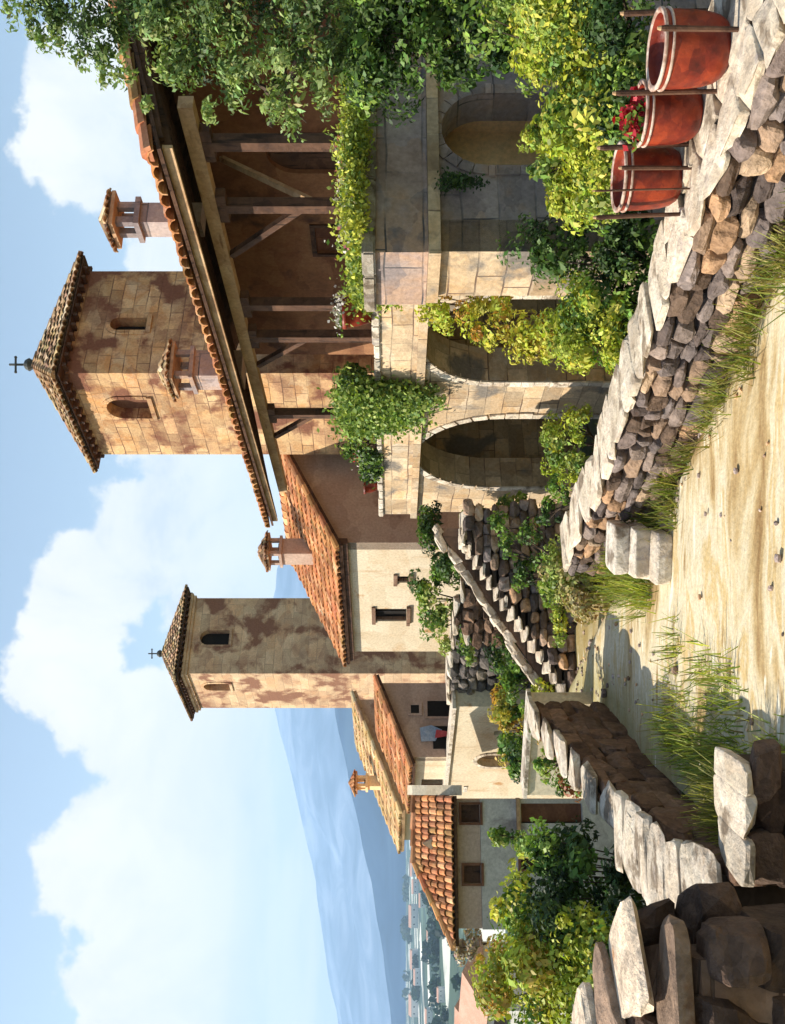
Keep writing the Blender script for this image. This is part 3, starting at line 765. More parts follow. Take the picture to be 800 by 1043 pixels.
# ------------------------------------------------------------------ towers
def tower(name, label, corner, ang, w, z0, ze, za, mat, rmat, ops_l, ops_r, over, cornice):
    """square tower: near corner, left side runs back along angle ang"""
    root = thing(name, label, 'tower', (corner[0], corner[1], 0), ang)
    mb = MB()
    # local x to the right-back, local y to the left-back
    wall_panel(mb, (0, w), -ey, ex, w, z0, ze, .5, [(w - b, w - a, zb, zs, True) for a, b, zb, zs in ops_l])
    wall_panel(mb, (.5, 0), ex, ey, w - .5, z0, ze, .5, [(a - .5, b - .5, zb, zs, True) for a, b, zb, zs in ops_r], ends=(False, True))
    mb.box(w - .4, w, .5, w, z0, ze); mb.box(.5, w - .4, w - .4, w, z0, ze)
    mb.build('wall', mat, root)
    for ops, o, du, dn, k in ((ops_l, (0, w), -ey, ex, True), (ops_r, (0, 0), ex, ey, False)):
        for a, b, zb, zs in ops:
            u0, u1 = (w - b, w - a) if k else (a, b)
            mb = MB(); arch_ring(mb, o, du, dn, u0, u1, zb, zs, .13, .03, 9)
            oo = Vector((o[0], o[1], 0)) + du * (u0 - .1) - dn * .06
            mb.prism([oo + Vector((0, 0, zb - .14)), oo + du * (u1 - u0 + .2) + Vector((0, 0, zb - .14)), oo + du * (u1 - u0 + .2) + Vector((0, 0, zb - .01)), oo + Vector((0, 0, zb - .01))], dn * .25)
            wn = mb.build('window', mat, root)
            mb = MB(); oo = Vector((o[0], o[1], 0)) + dn * .34
            r = (u1 - u0) / 2; pts = [oo + du * u0 + Vector((0, 0, zb)), oo + du * u1 + Vector((0, 0, zb))] + [oo + du * ((u0 + u1) / 2 + r * math.cos(math.pi * i / 8)) + Vector((0, 0, zs + r * math.sin(math.pi * i / 8))) for i in range(9)]
            mb.prism(pts, dn * .04); mb.build('shutter', M['void'] if not k else M['blind'], wn)  # right-hand openings get a near-black sheet for the unlit room
    mb = MB()
    if cornice:
        mb.box(-.10, w + .10, -.10, w + .10, ze - .34, ze - .2); mb.box(-.18, w + .18, -.18, w + .18, ze - .2, ze - .06)
        mb.build('cornice', mat, root)
    mb = MB(); n = int(w / .38)
    for i in range(n + 1):
        p = .1 + (w - .2) * i / n
        for (x0, y0, x1, y1) in ((-over + .06, p, .3, p), (p, -over + .06, p, .3), (w - .3, p, w + over - .06, p), (p, w - .3, p, w + over - .06)):
            mb.bar((x0, y0, ze - .02), (x1, y1, ze - .02), .1, .12)
    mb.box(-over, w + over, -over, w + over, ze + .045, ze + .09)
    mb.build('eave', M['wood'], root)
    mb = MB(); a = -over - .04; b = w + over + .04; A = [Vector((a, a, ze + .095)), Vector((b, a, ze + .095)), Vector((b, b, ze + .095)), Vector((a, b, ze + .095))]; ap = Vector((w / 2, w / 2, za))
    for i in range(4):
        p, q = A[i], A[(i + 1) % 4]; mb.poly([p, q, ap], (.6, .6, .6)); s = ap - (p + q) / 2; L = (q - p).length
        tiles(mb, p, q - p, s, L, lambda t: 0, lambda t, L=L, s=s: s.length * max(0, 1 - abs(2 * t / L - 1)), .24, .36)
        caps(mb, p, ap, .11, .36)
    mb.build('roof', rmat, root)
    mb = MB(); mb.lathe([(.0, 0), (.15, 0), (.12, .12), (.2, .25), (.14, .36), (.03, .42), (.03, .43)], 12, ap - Vector((0, 0, .08)))
    zc = za + .22; mb.bar((ap.x, ap.y, zc), (ap.x, ap.y, zc + .55), .05, .05)
    d = Vector((math.cos(-ang), math.sin(-ang), 0)) * .22
    mb.bar(ap * 1 + Vector((0, 0, zc - za + .36)) - d, ap * 1 + Vector((0, 0, zc - za + .36)) + d, .05, .05)
    for k in (-1, 1): mb.rock(ap + Vector((0, 0, zc - za + .36)) + d * k, (.05, .05, .05), 3, 1, 1, 0)
    mb.build('cross_finial', M['iron'], root)
    return root
D1 = 28; c1 = wp(663, 0, D1)
tower('bell_tower', 'tall square ochre tower rising behind the loggia roof, the nearer of the two', (c1.x, c1.y), R(32), 3.85, -1.4, 12.35, 14.1, M['tower'], M['oldtile'],
      [(1.15, 2.0, 10.35, 11.15)], [(1.55, 2.0, 10.35, 11.15)], .32, False)
D2 = 50; c2 = wp(357, 0, D2)
tower('watch_tower', 'slimmer pale square tower standing farther off behind the cream house', (c2.x, c2.y), R(34), 4.2, -3, 13.75, 15.25, M['tower2'], M['oldtile'],
      [(1.15, 1.95, 11.55, 12.45)], [(1.55, 2.35, 11.55, 12.6)], .42, True)

# ------------------------------------------------------------------ cream house behind the stairs
h2 = thing('cream_house', 'cream plastered house with orange tiled gable roof below the farther tower', 'house', (-.9, 30, 0), math.atan2(.613, .79))
mb = MB(); Lh = 6.3; W = 7.8; E2 = 4.98; RZ = 6.85
wall_panel(mb, (0, Lh), -ey, ex, Lh, -2.5, E2, .4, [(Lh - 4.35, Lh - 3.6, 2.95, 3.95, False), (Lh - 2.1, Lh - 1.75, 2.9, 3.25, False)], ends=(True, False))
mb.box(W - .3, W, 0, Lh, -2.5, E2); mb.build('wall', M['cream'], h2)
mb = MB()
mb.prism([(0, -.004, -2.5), (W, -.004, -2.5), (W, -.004, E2), (W / 2, -.004, RZ), (0, -.004, E2)], (0, .35, 0)); mb.prism([(.4, Lh - .3, -2.5), (W - .3, Lh - .3, -2.5), (W - .3, Lh - .3, E2), (W / 2, Lh - .3, RZ - .1), (.4, Lh - .3, E2)], (0, .3, 0))
mb.build('gable_wall', M['shade_mauve'], h2)  # gable darker than the lit side, shade put into its plaster
for (y0, y1, z0, z1) in ((3.6, 4.35, 2.95, 3.95), (1.75, 2.1, 2.9, 3.25)):
    f = MB(); f.box(-.06, .1, y0 - .12, y1 + .12, z1, z1 + .12); f.box(-.1, .1, y0 - .15, y1 + .15, z0 - .12, z0 - .002); f.box(.05, .16, y0 - .0, y0 + .04, z0 - .01, z1 + .01); f.box(.05, .16, y1 - .04, y1, z0 - .01, z1 + .01)
    w_ = f.build('window', M['brown'], h2); s_ = MB(); s_.box(.18, .22, y0, y1, z0, z1); s_.bar((.17, (y0 + y1) / 2, z0), (.17, (y0 + y1) / 2, z1), .05, .05); s_.build('shutter', M['void'], w_)  # near-black panel and bar, painted dark for the room behind
ov = .35; dz = (RZ - E2) / (W / 2)
ea = lambda y: Vector((-ov, y, E2 - ov * dz + .12)); ri = lambda y: Vector((W / 2, y, RZ + .12)); eb = lambda y: Vector((W + ov, y, E2 - ov * dz + .12))
mb, q1 = gable_roof(h2, ea(-.3), ea(Lh + .3), ri(-.3), ri(Lh + .3), M['tile'], w=.3)
m2, q2 = gable_roof(h2, eb(Lh + .3), eb(-.3), ri(Lh + .3), ri(-.3), M['tile'], w=.3)
b = len(mb.v); mb.v += m2.v; mb.f += [[b + i for i in f] for f in m2.f]; mb.t += m2.t
caps(mb, ri(-.3) + Vector((0, 0, .04)), ri(Lh + .3) + Vector((0, 0, .04)), .16); caps(mb, ea(-.25), ri(-.25), .13)
rf = mb.build('roof', M['tile'], h2); mb = MB(); deck(mb, q1, .1); deck(mb, q2, .1); mb.build('roof_boards', M['wood'], rf)
mb = MB(); mb.bar((-.12, -.25, E2 - .12), (-.12, Lh + .25, E2 - .12), .2, .3); mb.build('eave_beam', M['wood'], h2)
chimney(h2, (1.9, 3.1), .62, .62, 5.6, 7.0, M['shade_mauve'], M['oldtile'])

# ------------------------------------------------------------------ lower house with lean-to roof and the ochre roof behind it
h3 = thing('village_house', 'small house with tiled lean-to roof and open upper room left of the farther tower', 'house', (-7.18, 30, 0), math.atan2(.56, .83))
E3 = 2.82; W3 = 2.35; L3 = 3.9; mb = MB()
wall_panel(mb, (0, L3), -ey, ex, L3, -3, E3, .3, [(.35, 2.0, 1.35, 2.5, False)], ends=(True, False))
mb.box(W3 - .3, W3, .3, L3, -3, E3 + .75); mb.box(.3, W3 - .3, L3 - .3, L3, -3, E3 + .2)
mb.build('wall', M['cream'], h3)
mb = MB(); mb.prism([(0, -.004, -3), (W3, -.004, -3), (W3, -.004, E3 + .9), (0, -.004, E3)], (0, .3, 0)); mb.build('gable_wall', M['shade_mauve'], h3)
for (x0, x1, z0, z1) in ((1.25, 1.75, 1.55, 2.35), (1.35, 1.62, 2.6, 2.85)):
    f = MB(); f.box(x0 - .07, x1 + .07, -.05, -.006, z1, z1 + .08); f.box(x0 - .07, x0, -.05, -.006, z0, z1); f.box(x1, x1 + .07, -.05, -.006, z0, z1); f.box(x0 - .07, x1 + .07, -.07, -.006, z0 - .08, z0)
    w_ = f.build('window', M['shade_mauve'], h3); s_ = MB(); s_.box(x0, x1, -.03, -.007, z0, z1); s_.build('pane', M['void'], w_)
mb = MB(); mb.box(.25, .95, -.03, -.006, 1.2, 2.2); mb.build('doorway', M['void'], h3)
# open upper room: railings and posts inside the left opening
mb = MB()
for yy in (L3 - .37, L3 - 1.1, L3 - 1.95): mb.bar((.1, yy, 1.35), (.1, yy, 2.5), .1, .1)
for zz in (1.5, 1.75): mb.bar((.1, L3 - .37, zz), (.1, L3 - 1.95, zz), .06, .06)
mb.build('railing', M['blind'], h3)
mb = MB(); mb.box(.9, .95, .4, L3 - .4, .8, 2.7); mb.build('inner_wall', M['void'], h3)
mb = MB(); mb.box(-.35, -.005, L3 - 2.3, L3 - .1, 1.12, 1.24); mb.build('balcony_slab', M['coping'], h3)
ee = lambda y: Vector((-.3, y, E3 - .3 * .39 + .1)); rr_ = lambda y: Vector((W3 + .15, y, E3 + (W3 + .15) * .39 + .1))
mb, q1 = gable_roof(h3, ee(-.25), ee(L3 + .25), rr_(-.25), rr_(L3 + .25), M['tile'], w=.24); caps(mb, ee(-.2), rr_(-.2), .11)
rf = mb.build('roof', M['tile'], h3); mb = MB(); deck(mb, q1, .08); mb.build('roof_boards', M['wood'], rf)

h3b = thing('back_house', 'house behind the lean-to roof showing one sunlit ochre roof slope and a square chimney', 'house', (-10.5, 37, 0), math.atan2(.56, .83))
E4 = 3.15; mb = MB(); mb.box(0, 4.0, 0, 4.6, -3, E4 - .05); mb.build('wall', M['cream'], h3b)
mb = MB(); mb.prism([(0, -.005, E4 - .05), (4.0, -.005, E4 - .05), (4.0, -.005, E4 + 1.55), (2.0, -.005, E4 + 0.85)], (0, .3, 0)); mb.build('gable_wall', M['shade_mauve'], h3b)
ee = lambda y: Vector((-.4, y, E4 - .1)); rr_ = lambda y: Vector((4.2, y, E4 + 1.75))
mb, q1 = gable_roof(h3b, ee(-.3), ee(4.9), rr_(-.3), rr_(4.9), M['paletile'], w=.28); caps(mb, ee(-.25), rr_(-.25), .12)
rf = mb.build('roof', M['paletile'], h3b); mb = MB(); deck(mb, q1, .12); mb.build('roof_boards', M['lightwood'], rf)
chimney(h3b, (1.5, 2.2), .42, .42, 3.4, 4.35, M['ochre'], M['tile'])

# terrace wall under it, with an arched cellar opening
tw = thing('terrace_wall', 'cream terrace wall with an arched opening below the lean-to house', 'wall', (-9.0, 32, 0), math.atan2(-5, 3.87))
Lt = math.hypot(5, 3.87); mb = MB(); wall_panel(mb, (0, 0), ex, ey, Lt, -3.5, 1.72, .5, [(2.55, 3.35, -.35, .55, True), (4.6, 4.85, .1, .6, False)])
mb.build('wall', M['cream'], tw)
mb = MB(); arch_ring(mb, (0, 0), ex, ey, 2.55, 3.35, -.35, .55, .12, .03, 9); mb.build('arch_surround', M['coping'], tw)
mb = MB(); mb.box(2.56, 3.34, .35, .4, -.34, .94); mb.box(4.61, 4.84, .35, .4, .1, .6); mb.build('cellar_door', M['void'], tw)  # near-black panels for the unlit openings, no door leaf
mb = MB(); mb.box(-.05, Lt + .05, -.08, .58, 1.722, 1.82); mb.build('coping', M['coping'], tw)
# hanging cloth
mb = MB()
P = [(0, 0), (.42, .04), (.5, -.3), (.36, -.62), (.2, -.5), (.02, -.42)]
mb.prism([(x, .03 * math.sin(x * 9), z) for x, z in P], (0, .015, 0))
cl = thing('hanging_cloth', 'blue and red cloth hung out beside the dark doorway of the lean-to house', 'cloth', tuple(Vector((-7.18, 30, 2.55)) + Vector((.83, .56, 0)) * .45 - Vector((-.56, .83, 0)) * .08), math.atan2(.56, .83))
mb.build('blue_cloth', M['cloth_blue'], cl)
mb = MB(); mb.prism([(.1, -.02, -.4), (.36, -.02, -.45), (.3, -.02, -.8), (.16, -.02, -.78)], (0, .012, 0)); mb.build('red_cloth', M['cloth_red'], cl)

# ------------------------------------------------------------------ low house on the left
h4 = thing('low_house', 'long low house with hipped orange roof and two dark shuttered windows', 'house', (-10.25, 25.2, 0), R(15))
W4 = 3.05; E4z = 1.86; DP = 3.0; mb = MB()
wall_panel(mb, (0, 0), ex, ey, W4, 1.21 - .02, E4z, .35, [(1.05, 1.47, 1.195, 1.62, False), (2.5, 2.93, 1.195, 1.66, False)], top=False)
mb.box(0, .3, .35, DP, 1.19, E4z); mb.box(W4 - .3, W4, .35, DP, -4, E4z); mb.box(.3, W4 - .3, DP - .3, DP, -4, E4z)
mb.build('upper_wall', M['shade_mauve'], h4)  # eave shadow over the upper storey painted as darker plaster
mb = MB(); wall_panel(mb, (-.02, -.03), ex, ey, W4 + .04, -4, 1.185, .38, [(1.38, 1.66, -.2, .2, False), (2.5, 2.98, -1.4, .15, False)])
mb.box(-.02, .3, .352, DP, -4, 1.185); mb.build('wall', M['grey'], h4)
for (x0, x1, z0, z1) in ((1.05, 1.47, 1.19, 1.62), (2.5, 2.93, 1.19, 1.66), (1.38, 1.66, -.2, .2)):
    f = MB(); f.box(x0 - .06, x1 + .06, -.06, .05, z1 + .002, z1 + .06); f.box(x0 - .06, x1 + .06, -.09, .05, z0 - .06, z0 - .002); f.box(x0 - .06, x0 - .002, -.05, .05, z0 - .002, z1 + .002); f.box(x1 + .002, x1 + .06, -.05, .05, z0 - .002, z1 + .002)
    w_ = f.build('window', M['blind'], h4); s_ = MB(); s_.box(x0, x1, .16, .2, z0, z1); s_.bar(((x0 + x1) / 2, .15, z0), ((x0 + x1) / 2, .15, z1), .05, .04); s_.bar((x0, .15, (z0 + z1) / 2), (x1, .15, (z0 + z1) / 2), .04, .04); s_.build('shutter', M['wood'], w_)
mb = MB(); mb.box(2.51, 2.97, .16, .22, -1.4, .15); mb.build('door', M['blind'], h4)
mb = MB(); mb.bar((2.3, -.14, .24), (3.1, -.14, .24), .24, .08); mb.build('door_lintel', M['lightwood'], h4)
o = .36; za = 2.78; A = [(-o, -o, E4z), (W4 + .1, -o, E4z), (W4 + .1, DP + o, E4z), (-o, DP + o, E4z)]; r0 = (1.45, DP / 2, za); r1 = (W4 + .1, DP / 2, za)
mb, q1 = gable_roof(h4, A[0], A[1], r0, r1, M['tile'], w=.16); m2, q2 = gable_roof(h4, A[2], A[3], r1, r0, M['tile'], w=.16); m3, q3 = gable_roof(h4, A[3], A[0], r0, r0, M['tile'], w=.16)
for mm in (m2, m3):
    b = len(mb.v); mb.v += mm.v; mb.f += [[b + i for i in f] for f in mm.f]; mb.t += mm.t
caps(mb, r0, r1, .13); caps(mb, A[0], r0, .12); caps(mb, A[3], r0, .12)
rf = mb.build('roof', M['tile'], h4); mb = MB(); deck(mb, q1, .08); deck(mb, q2, .08); mb.poly(q3[:3]); mb.build('roof_boards', M['wood'], rf)
mb = MB(); mb.prism([(W4 + .11, -o, E4z - .2), (W4 + .11, DP + o, E4z - .2), (W4 + .11, DP / 2, za + .22), (W4 + .11, DP / 2 - .5, za + .1)], (.25, 0, 0)); mb.build('gable_coping', M['cream'], h4)
mb = MB(); mb.prism([(1.75, .55, 2.3), (2.15, .55, 2.3), (1.95, .55, 2.62)], (0, .8, 0)); mb.build('dormer', M['cream'], h4)
h4.location.z = 0

# ------------------------------------------------------------------ small houses down the slope and in the valley
def cottage(name, label, loc, rz, w, d, h, rh, wm, rm, wins=2, group=None, cat='house'):
    root = thing(name, label, cat, loc, rz, group)
    mb = MB(); mb.box(-w / 2, w / 2, -d / 2, d / 2, -2, h); mb.build('wall', wm, root)
    mb = MB(); o = .25 if w < 8 else .5
    mb.prism([(-w / 2 - o, -d / 2 - o, h), (-w / 2 - o, 0, h + rh), (-w / 2 - o, d / 2 + o, h)], (w + 2 * o, 0, 0)); mb.build('roof', rm, root)
    for k in range(wins):
        x = -w / 2 + w * (k + .5) / wins
        mb = MB(); s = .10 * w / wins if w > 8 else .28
        mb.box(x - s, x + s, -d / 2 - .04, -d / 2 + .02, h * .45, h * .45 + 2.2 * s); mb.build('window', M['void'], root)
    return root
p = wp(28, 500, 44); cottage('cottage', 'small white cottage with pink roof behind the yellow tree', (p.x, p.y, -2.2), R(-38), 3.6, 3.0, 1.75, .95, M['white'], M['pinktile'], 2)
p = wp(-22, 500, 52); cottage('cottage', 'grey cottage at the far left edge behind the pink roofed one', (p.x, p.y, -2.6), R(-20), 4.6, 3.4, 1.9, 1.0, M['grey'], M['pinktile'], 2)
vr = random.Random(5); n = 0
spots = [(30, 452, 9), (48, 428, 10), (110, 417, 14), (126, 433, 9), (66, 415, 12), (160, 412, 12), (185, 420, 8), (20, 410, 14), (90, 440, 7), (8, 440, 10), (140, 421, 9), (215, 415, 8), (245, 408, 10), (270, 411, 7), (300, 405, 8), (195, 408, 11)]
for (u, v, wpx) in spots:
    d = (EYE + 60.5) * 1043 / (v - 400); d = min(d, 2600); p = wp(u, v, d); w = wpx * 1.5 / 1043 * d
    cottage('farmhouse', ['long white', 'small pale', 'squat white'][n % 3] + ' farmhouse far off in the hazy valley, ' + ['beside the dark groves', 'among bright fields', 'near the foot of the hills'][0 if v > 430 else 1 if v > 412 else 2],
            (p.x, p.y, -60.6), vr.uniform(-.3, .3), w, w * .5, w * .28 + 2, w * .13, M['white'], M['pinktile'], 3, 'farmhouses scattered in the valley'); n += 1
# dark groves on the plain
mb = MB(); pr = random.Random(12)
rs = np.random.RandomState(3); PP = []; TT = []; NN = []; SS = []
for k in range(70):
    v = 400 + 4 + 80 * pr.random() ** 1.3; u = pr.uniform(-150, 380) if pr.random() < .8 else pr.uniform(-600, 1200); d = (EYE + 60.5) * 1043 / (v - 400)
    if d > 4200 or d < 850: continue
    c = wp(u, v, d); r = pr.uniform(4, 9) * (1 + d / 1500) * .8
    for j in range(pr.randint(1, 5)):
        m_ = 26; q = rs.normal(0, 1, (m_, 3)); q /= np.linalg.norm(q, axis=1)[:, None]
        cc = np.array((c.x + pr.uniform(-2, 2) * r, c.y + pr.uniform(-1, 1) * r, -60.5 + r * .5))
        PP.append(cc + q * r * np.array((1, 1, .7))); NN.append(q); SS.append(np.full(m_, r * .5)); TT.append(np.full((m_, 3), 1) * np.array((.022, .045, .035)) * pr.uniform(.7, 1.8))
gr = leaves('groves', np.concatenate(PP), np.concatenate(NN), np.concatenate(SS), np.concatenate(TT), M['leaf'], None, .8, 4)
tag(gr, 'dark tree groves dotted over the hazy valley floor', 'woodland', None, 'stuff')

# ------------------------------------------------------------------ rubble walls
def rock_tint(pal):
    c = pal[rnd.randrange(len(pal))]; t = rnd.uniform(.8, 1.2); return (c[0] * t, c[1] * t, c[2] * t)
ROCKS = [(.18, .145, .135), (.24, .195, .175), (.28, .20, .145), (.15, .125, .12), (.36, .23, .14), (.20, .17, .165), (.40, .30, .21), (.10, .08, .075), (.12, .085, .065)]
BROWNS = [(.17, .105, .07), (.22, .14, .095), (.13, .08, .055), (.19, .125, .09)]
DARKS = [(.07, .046, .034), (.10, .068, .05), (.055, .036, .028), (.13, .09, .07), (.085, .05, .034)]
def poly_at(pts, s):
    """point and direction s metres along a polyline (x,y,z)"""
    for a, b in zip(pts, pts[1:]):
        a = Vector(a); b = Vector(b); l = (b - a).length
        if s <= l: return a + (b - a) * (s / l), (b - a).normalized()
        s -= l
    a, b = Vector(pts[-2]), Vector(pts[-1]); return b.copy(), (b - a).normalized()
def poly_len(pts): return sum((Vector(b) - Vector(a)).length for a, b in zip(pts, pts[1:]))

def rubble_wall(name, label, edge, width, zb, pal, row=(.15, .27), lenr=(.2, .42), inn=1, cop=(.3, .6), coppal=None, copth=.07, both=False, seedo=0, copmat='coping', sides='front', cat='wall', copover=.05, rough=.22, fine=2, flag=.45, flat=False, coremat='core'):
    """edge: top outer edge polyline (x,y,ztop); body lies on the side inn (+1 = right of travel)"""
    c = Vector(edge[0]); root = thing(name, label, cat, (c.x, c.y, zb)); off = Vector((c.x, c.y, zb))
    L = poly_len(edge)
    def fr(s):
        p, d = poly_at(edge, s); n = Vector((d.y, -d.x, 0)).normalized() * inn; return p, Vector((d.x, d.y, 0)).normalized(), n
    core = MB(); k = max(2, int(L / .4)); ring = []
    for i in range(k + 1):
        p, d, n = fr(L * i / k); wd = width(L * i / k) if callable(width) else width
        a = p + n * .10; b = p + n * (wd - .05)
        ring.append([Vector((a.x, a.y, zb)), Vector((a.x, a.y, p.z - .03)), Vector((b.x, b.y, p.z - .03)), Vector((b.x, b.y, zb))])
    for r0, r1 in zip(ring, ring[1:]):
        for j in range(3): core.quad(r0[j] - off, r1[j] - off, r1[j + 1] - off, r0[j + 1] - off)
    core.poly([q - off for q in ring[0]]); core.poly([q - off for q in ring[-1][::-1]])
    core.build('core', M[coremat], root)
    st = MB(); sd = seedo * 100
    def lay(face):
        nonlocal sd
        s = 0
        z = zb; 
        row_z = []
        while z < 5:
            h = rnd.uniform(*row); row_z.append((z, h)); z += h * .93
        for (z, h) in row_z:
            s = -rnd.uniform(0, .2)
            while s < L:
                l = rnd.uniform(*lenr); p, d, n = fr(min(max(s + l / 2, 0), L)); wd = width(s) if callable(width) else width
                if z + h * .35 < p.z - .04:
                    hh = min(h, p.z - .02 - z); base = p + n * (.07 if face == 0 else wd - .07)
                    cpt = Vector((base.x, base.y, z + hh / 2 + rnd.uniform(-.02, .02)))
                    sd += 1
                    st.rock(cpt - off, (l * .53, .09 + rnd.uniform(0, .02) if flat else .13 + rnd.uniform(0, .06), hh * .56), sd, fine, .3 if flat else .5, rough * (.3 if flat else .6), math.atan2(d.y, d.x) + rnd.uniform(-.12, .12), rock_tint(pal), 5 if flat else 11)
                s += l * .97
    lay(0)
    if both: lay(1)
    st.build('stone_face', M['rock'], root)
    # flat irregular top slabs
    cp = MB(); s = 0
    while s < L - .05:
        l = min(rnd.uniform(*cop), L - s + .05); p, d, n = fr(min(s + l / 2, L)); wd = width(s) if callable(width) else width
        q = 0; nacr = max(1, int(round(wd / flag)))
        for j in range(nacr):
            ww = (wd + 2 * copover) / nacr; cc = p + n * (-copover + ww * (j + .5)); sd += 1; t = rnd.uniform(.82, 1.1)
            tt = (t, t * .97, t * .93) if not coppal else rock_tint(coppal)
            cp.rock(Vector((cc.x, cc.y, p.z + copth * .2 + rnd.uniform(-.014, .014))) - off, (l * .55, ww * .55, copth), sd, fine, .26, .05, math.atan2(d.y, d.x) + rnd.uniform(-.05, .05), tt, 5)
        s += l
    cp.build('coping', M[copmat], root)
    return root

LEDGE = [(-.85, 15.6, .78), (-.45, 14.6, .8), (.264, 12.79, .8), (1.29, 11.07, .8), (2.05, 9.7, .8), (2.60, 8.42, .8), (3.18, 7.04, .8), (3.75, 5.7, .8)]
rubble_wall('causeway_wall', 'long rubble stone ledge with pale flagged top carrying the red planters', LEDGE, lambda s: .58 + .62 * sstep(6.5, 8.0, s), -.12, ROCKS, (.12, .33), (.15, .56), -1, (.28, .6), None, .05, seedo=1, fine=3)

# three steps at the end of the ledge
stp = thing('garden_steps', 'three short pale stone steps at the far end of the rubble ledge', 'steps', (-.56, 12.5, 0), R(-8))
for i in range(3):
    mb = MB(); mb.rock((0, .18 + i * .3, .10 + i * .19), (.33, .30, .11), 40 + i, 3, .3, .06); mb.build('step', M['coping'], stp)
    mb = MB(); mb.rock((.0, .22 + i * .3, .03 + i * .19), (.31, .27, .10), 50 + i, 2, .3, .06, tint=(.13, .10, .085)); mb.build('riser', M['rock'], stp)  # riser stones tinted dark, their shade put into the colour

# the low garden walls on the left: faces tinted as shade, tops as sunlight
rubble_wall('boundary_wall', 'brown stone boundary wall with white top curving along the left of the path', [(-3.05, 16.3, 1.22), (-3.2, 14.6, 1.05), (-3.28, 13.0, .92), (-3.3, 11.75, .80)], .34, -.6, BROWNS, (.2, .34), (.4, .8), 1, (.5, .9), None, .05, both=True, seedo=5, rough=.15, fine=3, flat=True)
rubble_wall('broad_wall', 'broad low brown wall with wide pale top beside the tuft of grass', [(-3.1, 11.1, .95), (-3.0, 9.9, .95), (-2.95, 9.0, .93), (-2.72, 7.95, .9)], .66, -.6, BROWNS, (.22, .36), (.4, .8), 1, (.35, .7), None, .05, seedo=6, rough=.15, fine=3, flat=True)
rubble_wall('end_wall', 'dark low wall end with pale top at the near left edge of the path', [(-2.75, 7.58, .76), (-2.3, 7.56, .77), (-1.93, 7.55, .75)], .6, -.5, DARKS, (.3, .45), (.3, .5), -1, (.3, .5), None, .05, seedo=7, fine=3, flat=True)
rubble_wall('boulder_wall', 'massive dark boulder wall with crest tinted pale as sunlit in the near left corner', [(-2.3, 5.5, 1.78), (-2.42, 6.1, 1.98), (-2.9, 6.5, 2.08), (-3.5, 6.9, 2.16), (-4.8, 7.2, 2.16)], .5, -.7, [(.075, .048, .036), (.09, .058, .043), (.062, .04, .03), (.105, .068, .05)], (.26, .44), (.4, .85), -1, (.3, .6), [(.62, .52, .41), (.52, .42, .32), (.24, .17, .125), (.17, .12, .09)], .055, seedo=8, both=True, copmat='rock', fine=3, rough=.3, flag=.42, coremat='brown')  # body tints hold shade, pale crest tints hold sunlight

# ------------------------------------------------------------------ the stairs and the walls behind them
stair = thing('stone_staircase', 'steep worn stone staircase with pale treads climbing right to the arcade', 'stairs', (-3.25, 19.6, 0), R(8))
n = 15; run = 3.1; rise = 2.05; mb = MB()
for i in range(n):
    x0 = run * i / n - .25; z1 = rise * (i + 1) / n; wd_ = rnd.uniform(.36, .56)
    t = MB(); tt = rnd.uniform(.75, 1.08)
    t.rock((x0 + run / n * .6, .50, z1 - .03), (run / n * .72, wd_, .038), 60 + i, 3, .3, .10, rnd.uniform(-.06, .06), (tt, tt * .96, tt * .91), 4); t.build('tread', M['coping'], stair)
    mb.box(x0, run - .23, .12, 1.1, rise * i / n - (1.5 if i == 0 else 0), z1 - .05)
mb.build('stair_body', M['core'], stair)
st = MB(); sd = 900
z = -.4
while z < rise:
    h = rnd.uniform(.15, .24); x = -.3 + rnd.uniform(-.1, .1)
    while x < 3.3:
        l = rnd.uniform(.2, .4); sd += 1
        if z + h * .5 < rise * min(1, (x + l * .5 + .2) / run) - .10: st.rock((x + l / 2, .07, z + h / 2), (l * .54, .11, h * .56), sd, 2, .5, .14, rnd.uniform(-.1, .1), tuple(c * 1.25 for c in rock_tint(ROCKS)), 9)
        x += l
    z += h
st.build('stone_face', M['rock'], stair)
st = MB(); k = 0; x = -.5
while x < run:
    l = rnd.uniform(.16, .36); zz = rise * (x + .25 + l / 2) / run + .32 + rnd.uniform(-.05, .05); t = rnd.uniform(.75, 1.08)
    v0 = len(st.v); st.rock((0, 0, 0), (l * .62, .15, .085), 1200 + k, 3, .4, .2, rnd.uniform(-.2, .2), (t, t * .96, t * .92), 4)
    R_ = Matrix.Rotation(-math.atan2(rise, run), 3, 'Y')
    for q in range(v0, len(st.v)): p_ = R_ @ Vector(st.v[q]); st.v[q] = (p_.x + x + l / 2, p_.y + 1.22, p_.z + zz)
    x += l * .85; k += 1
st.build('parapet', M['coping'], stair)
mb = MB(); mb.prism([(-.6, 1.14, -1.5), (run, 1.14, -1.5), (run, 1.14, rise + .42), (-.6, 1.14, -.02)], (0, .2, 0)); mb.build('parapet_wall', M['brown'], stair)
rubble_wall('terrace_ledge', 'rubble terrace wall under the arcade at the head of the stairs', [(-.55, 20.1, 1.98), (-.05, 20.25, 1.95), (-.1, 21.6, 1.9)], .7, -1.0, ROCKS, (.18, .3), (.25, .5), -1, (.35, .6), None, .07, seedo=11)
rubble_wall('ruined_wall', 'broken brown wall stump behind the stone staircase', [(-3.1, 24.2, 1.5), (-2.6, 24.0, 1.95), (-1.9, 23.8, 1.75), (-1.3, 23.6, 1.6)], .5, -1.2, BROWNS, (.2, .32), (.3, .6), -1, (.3, .5), None, .07, seedo=12)
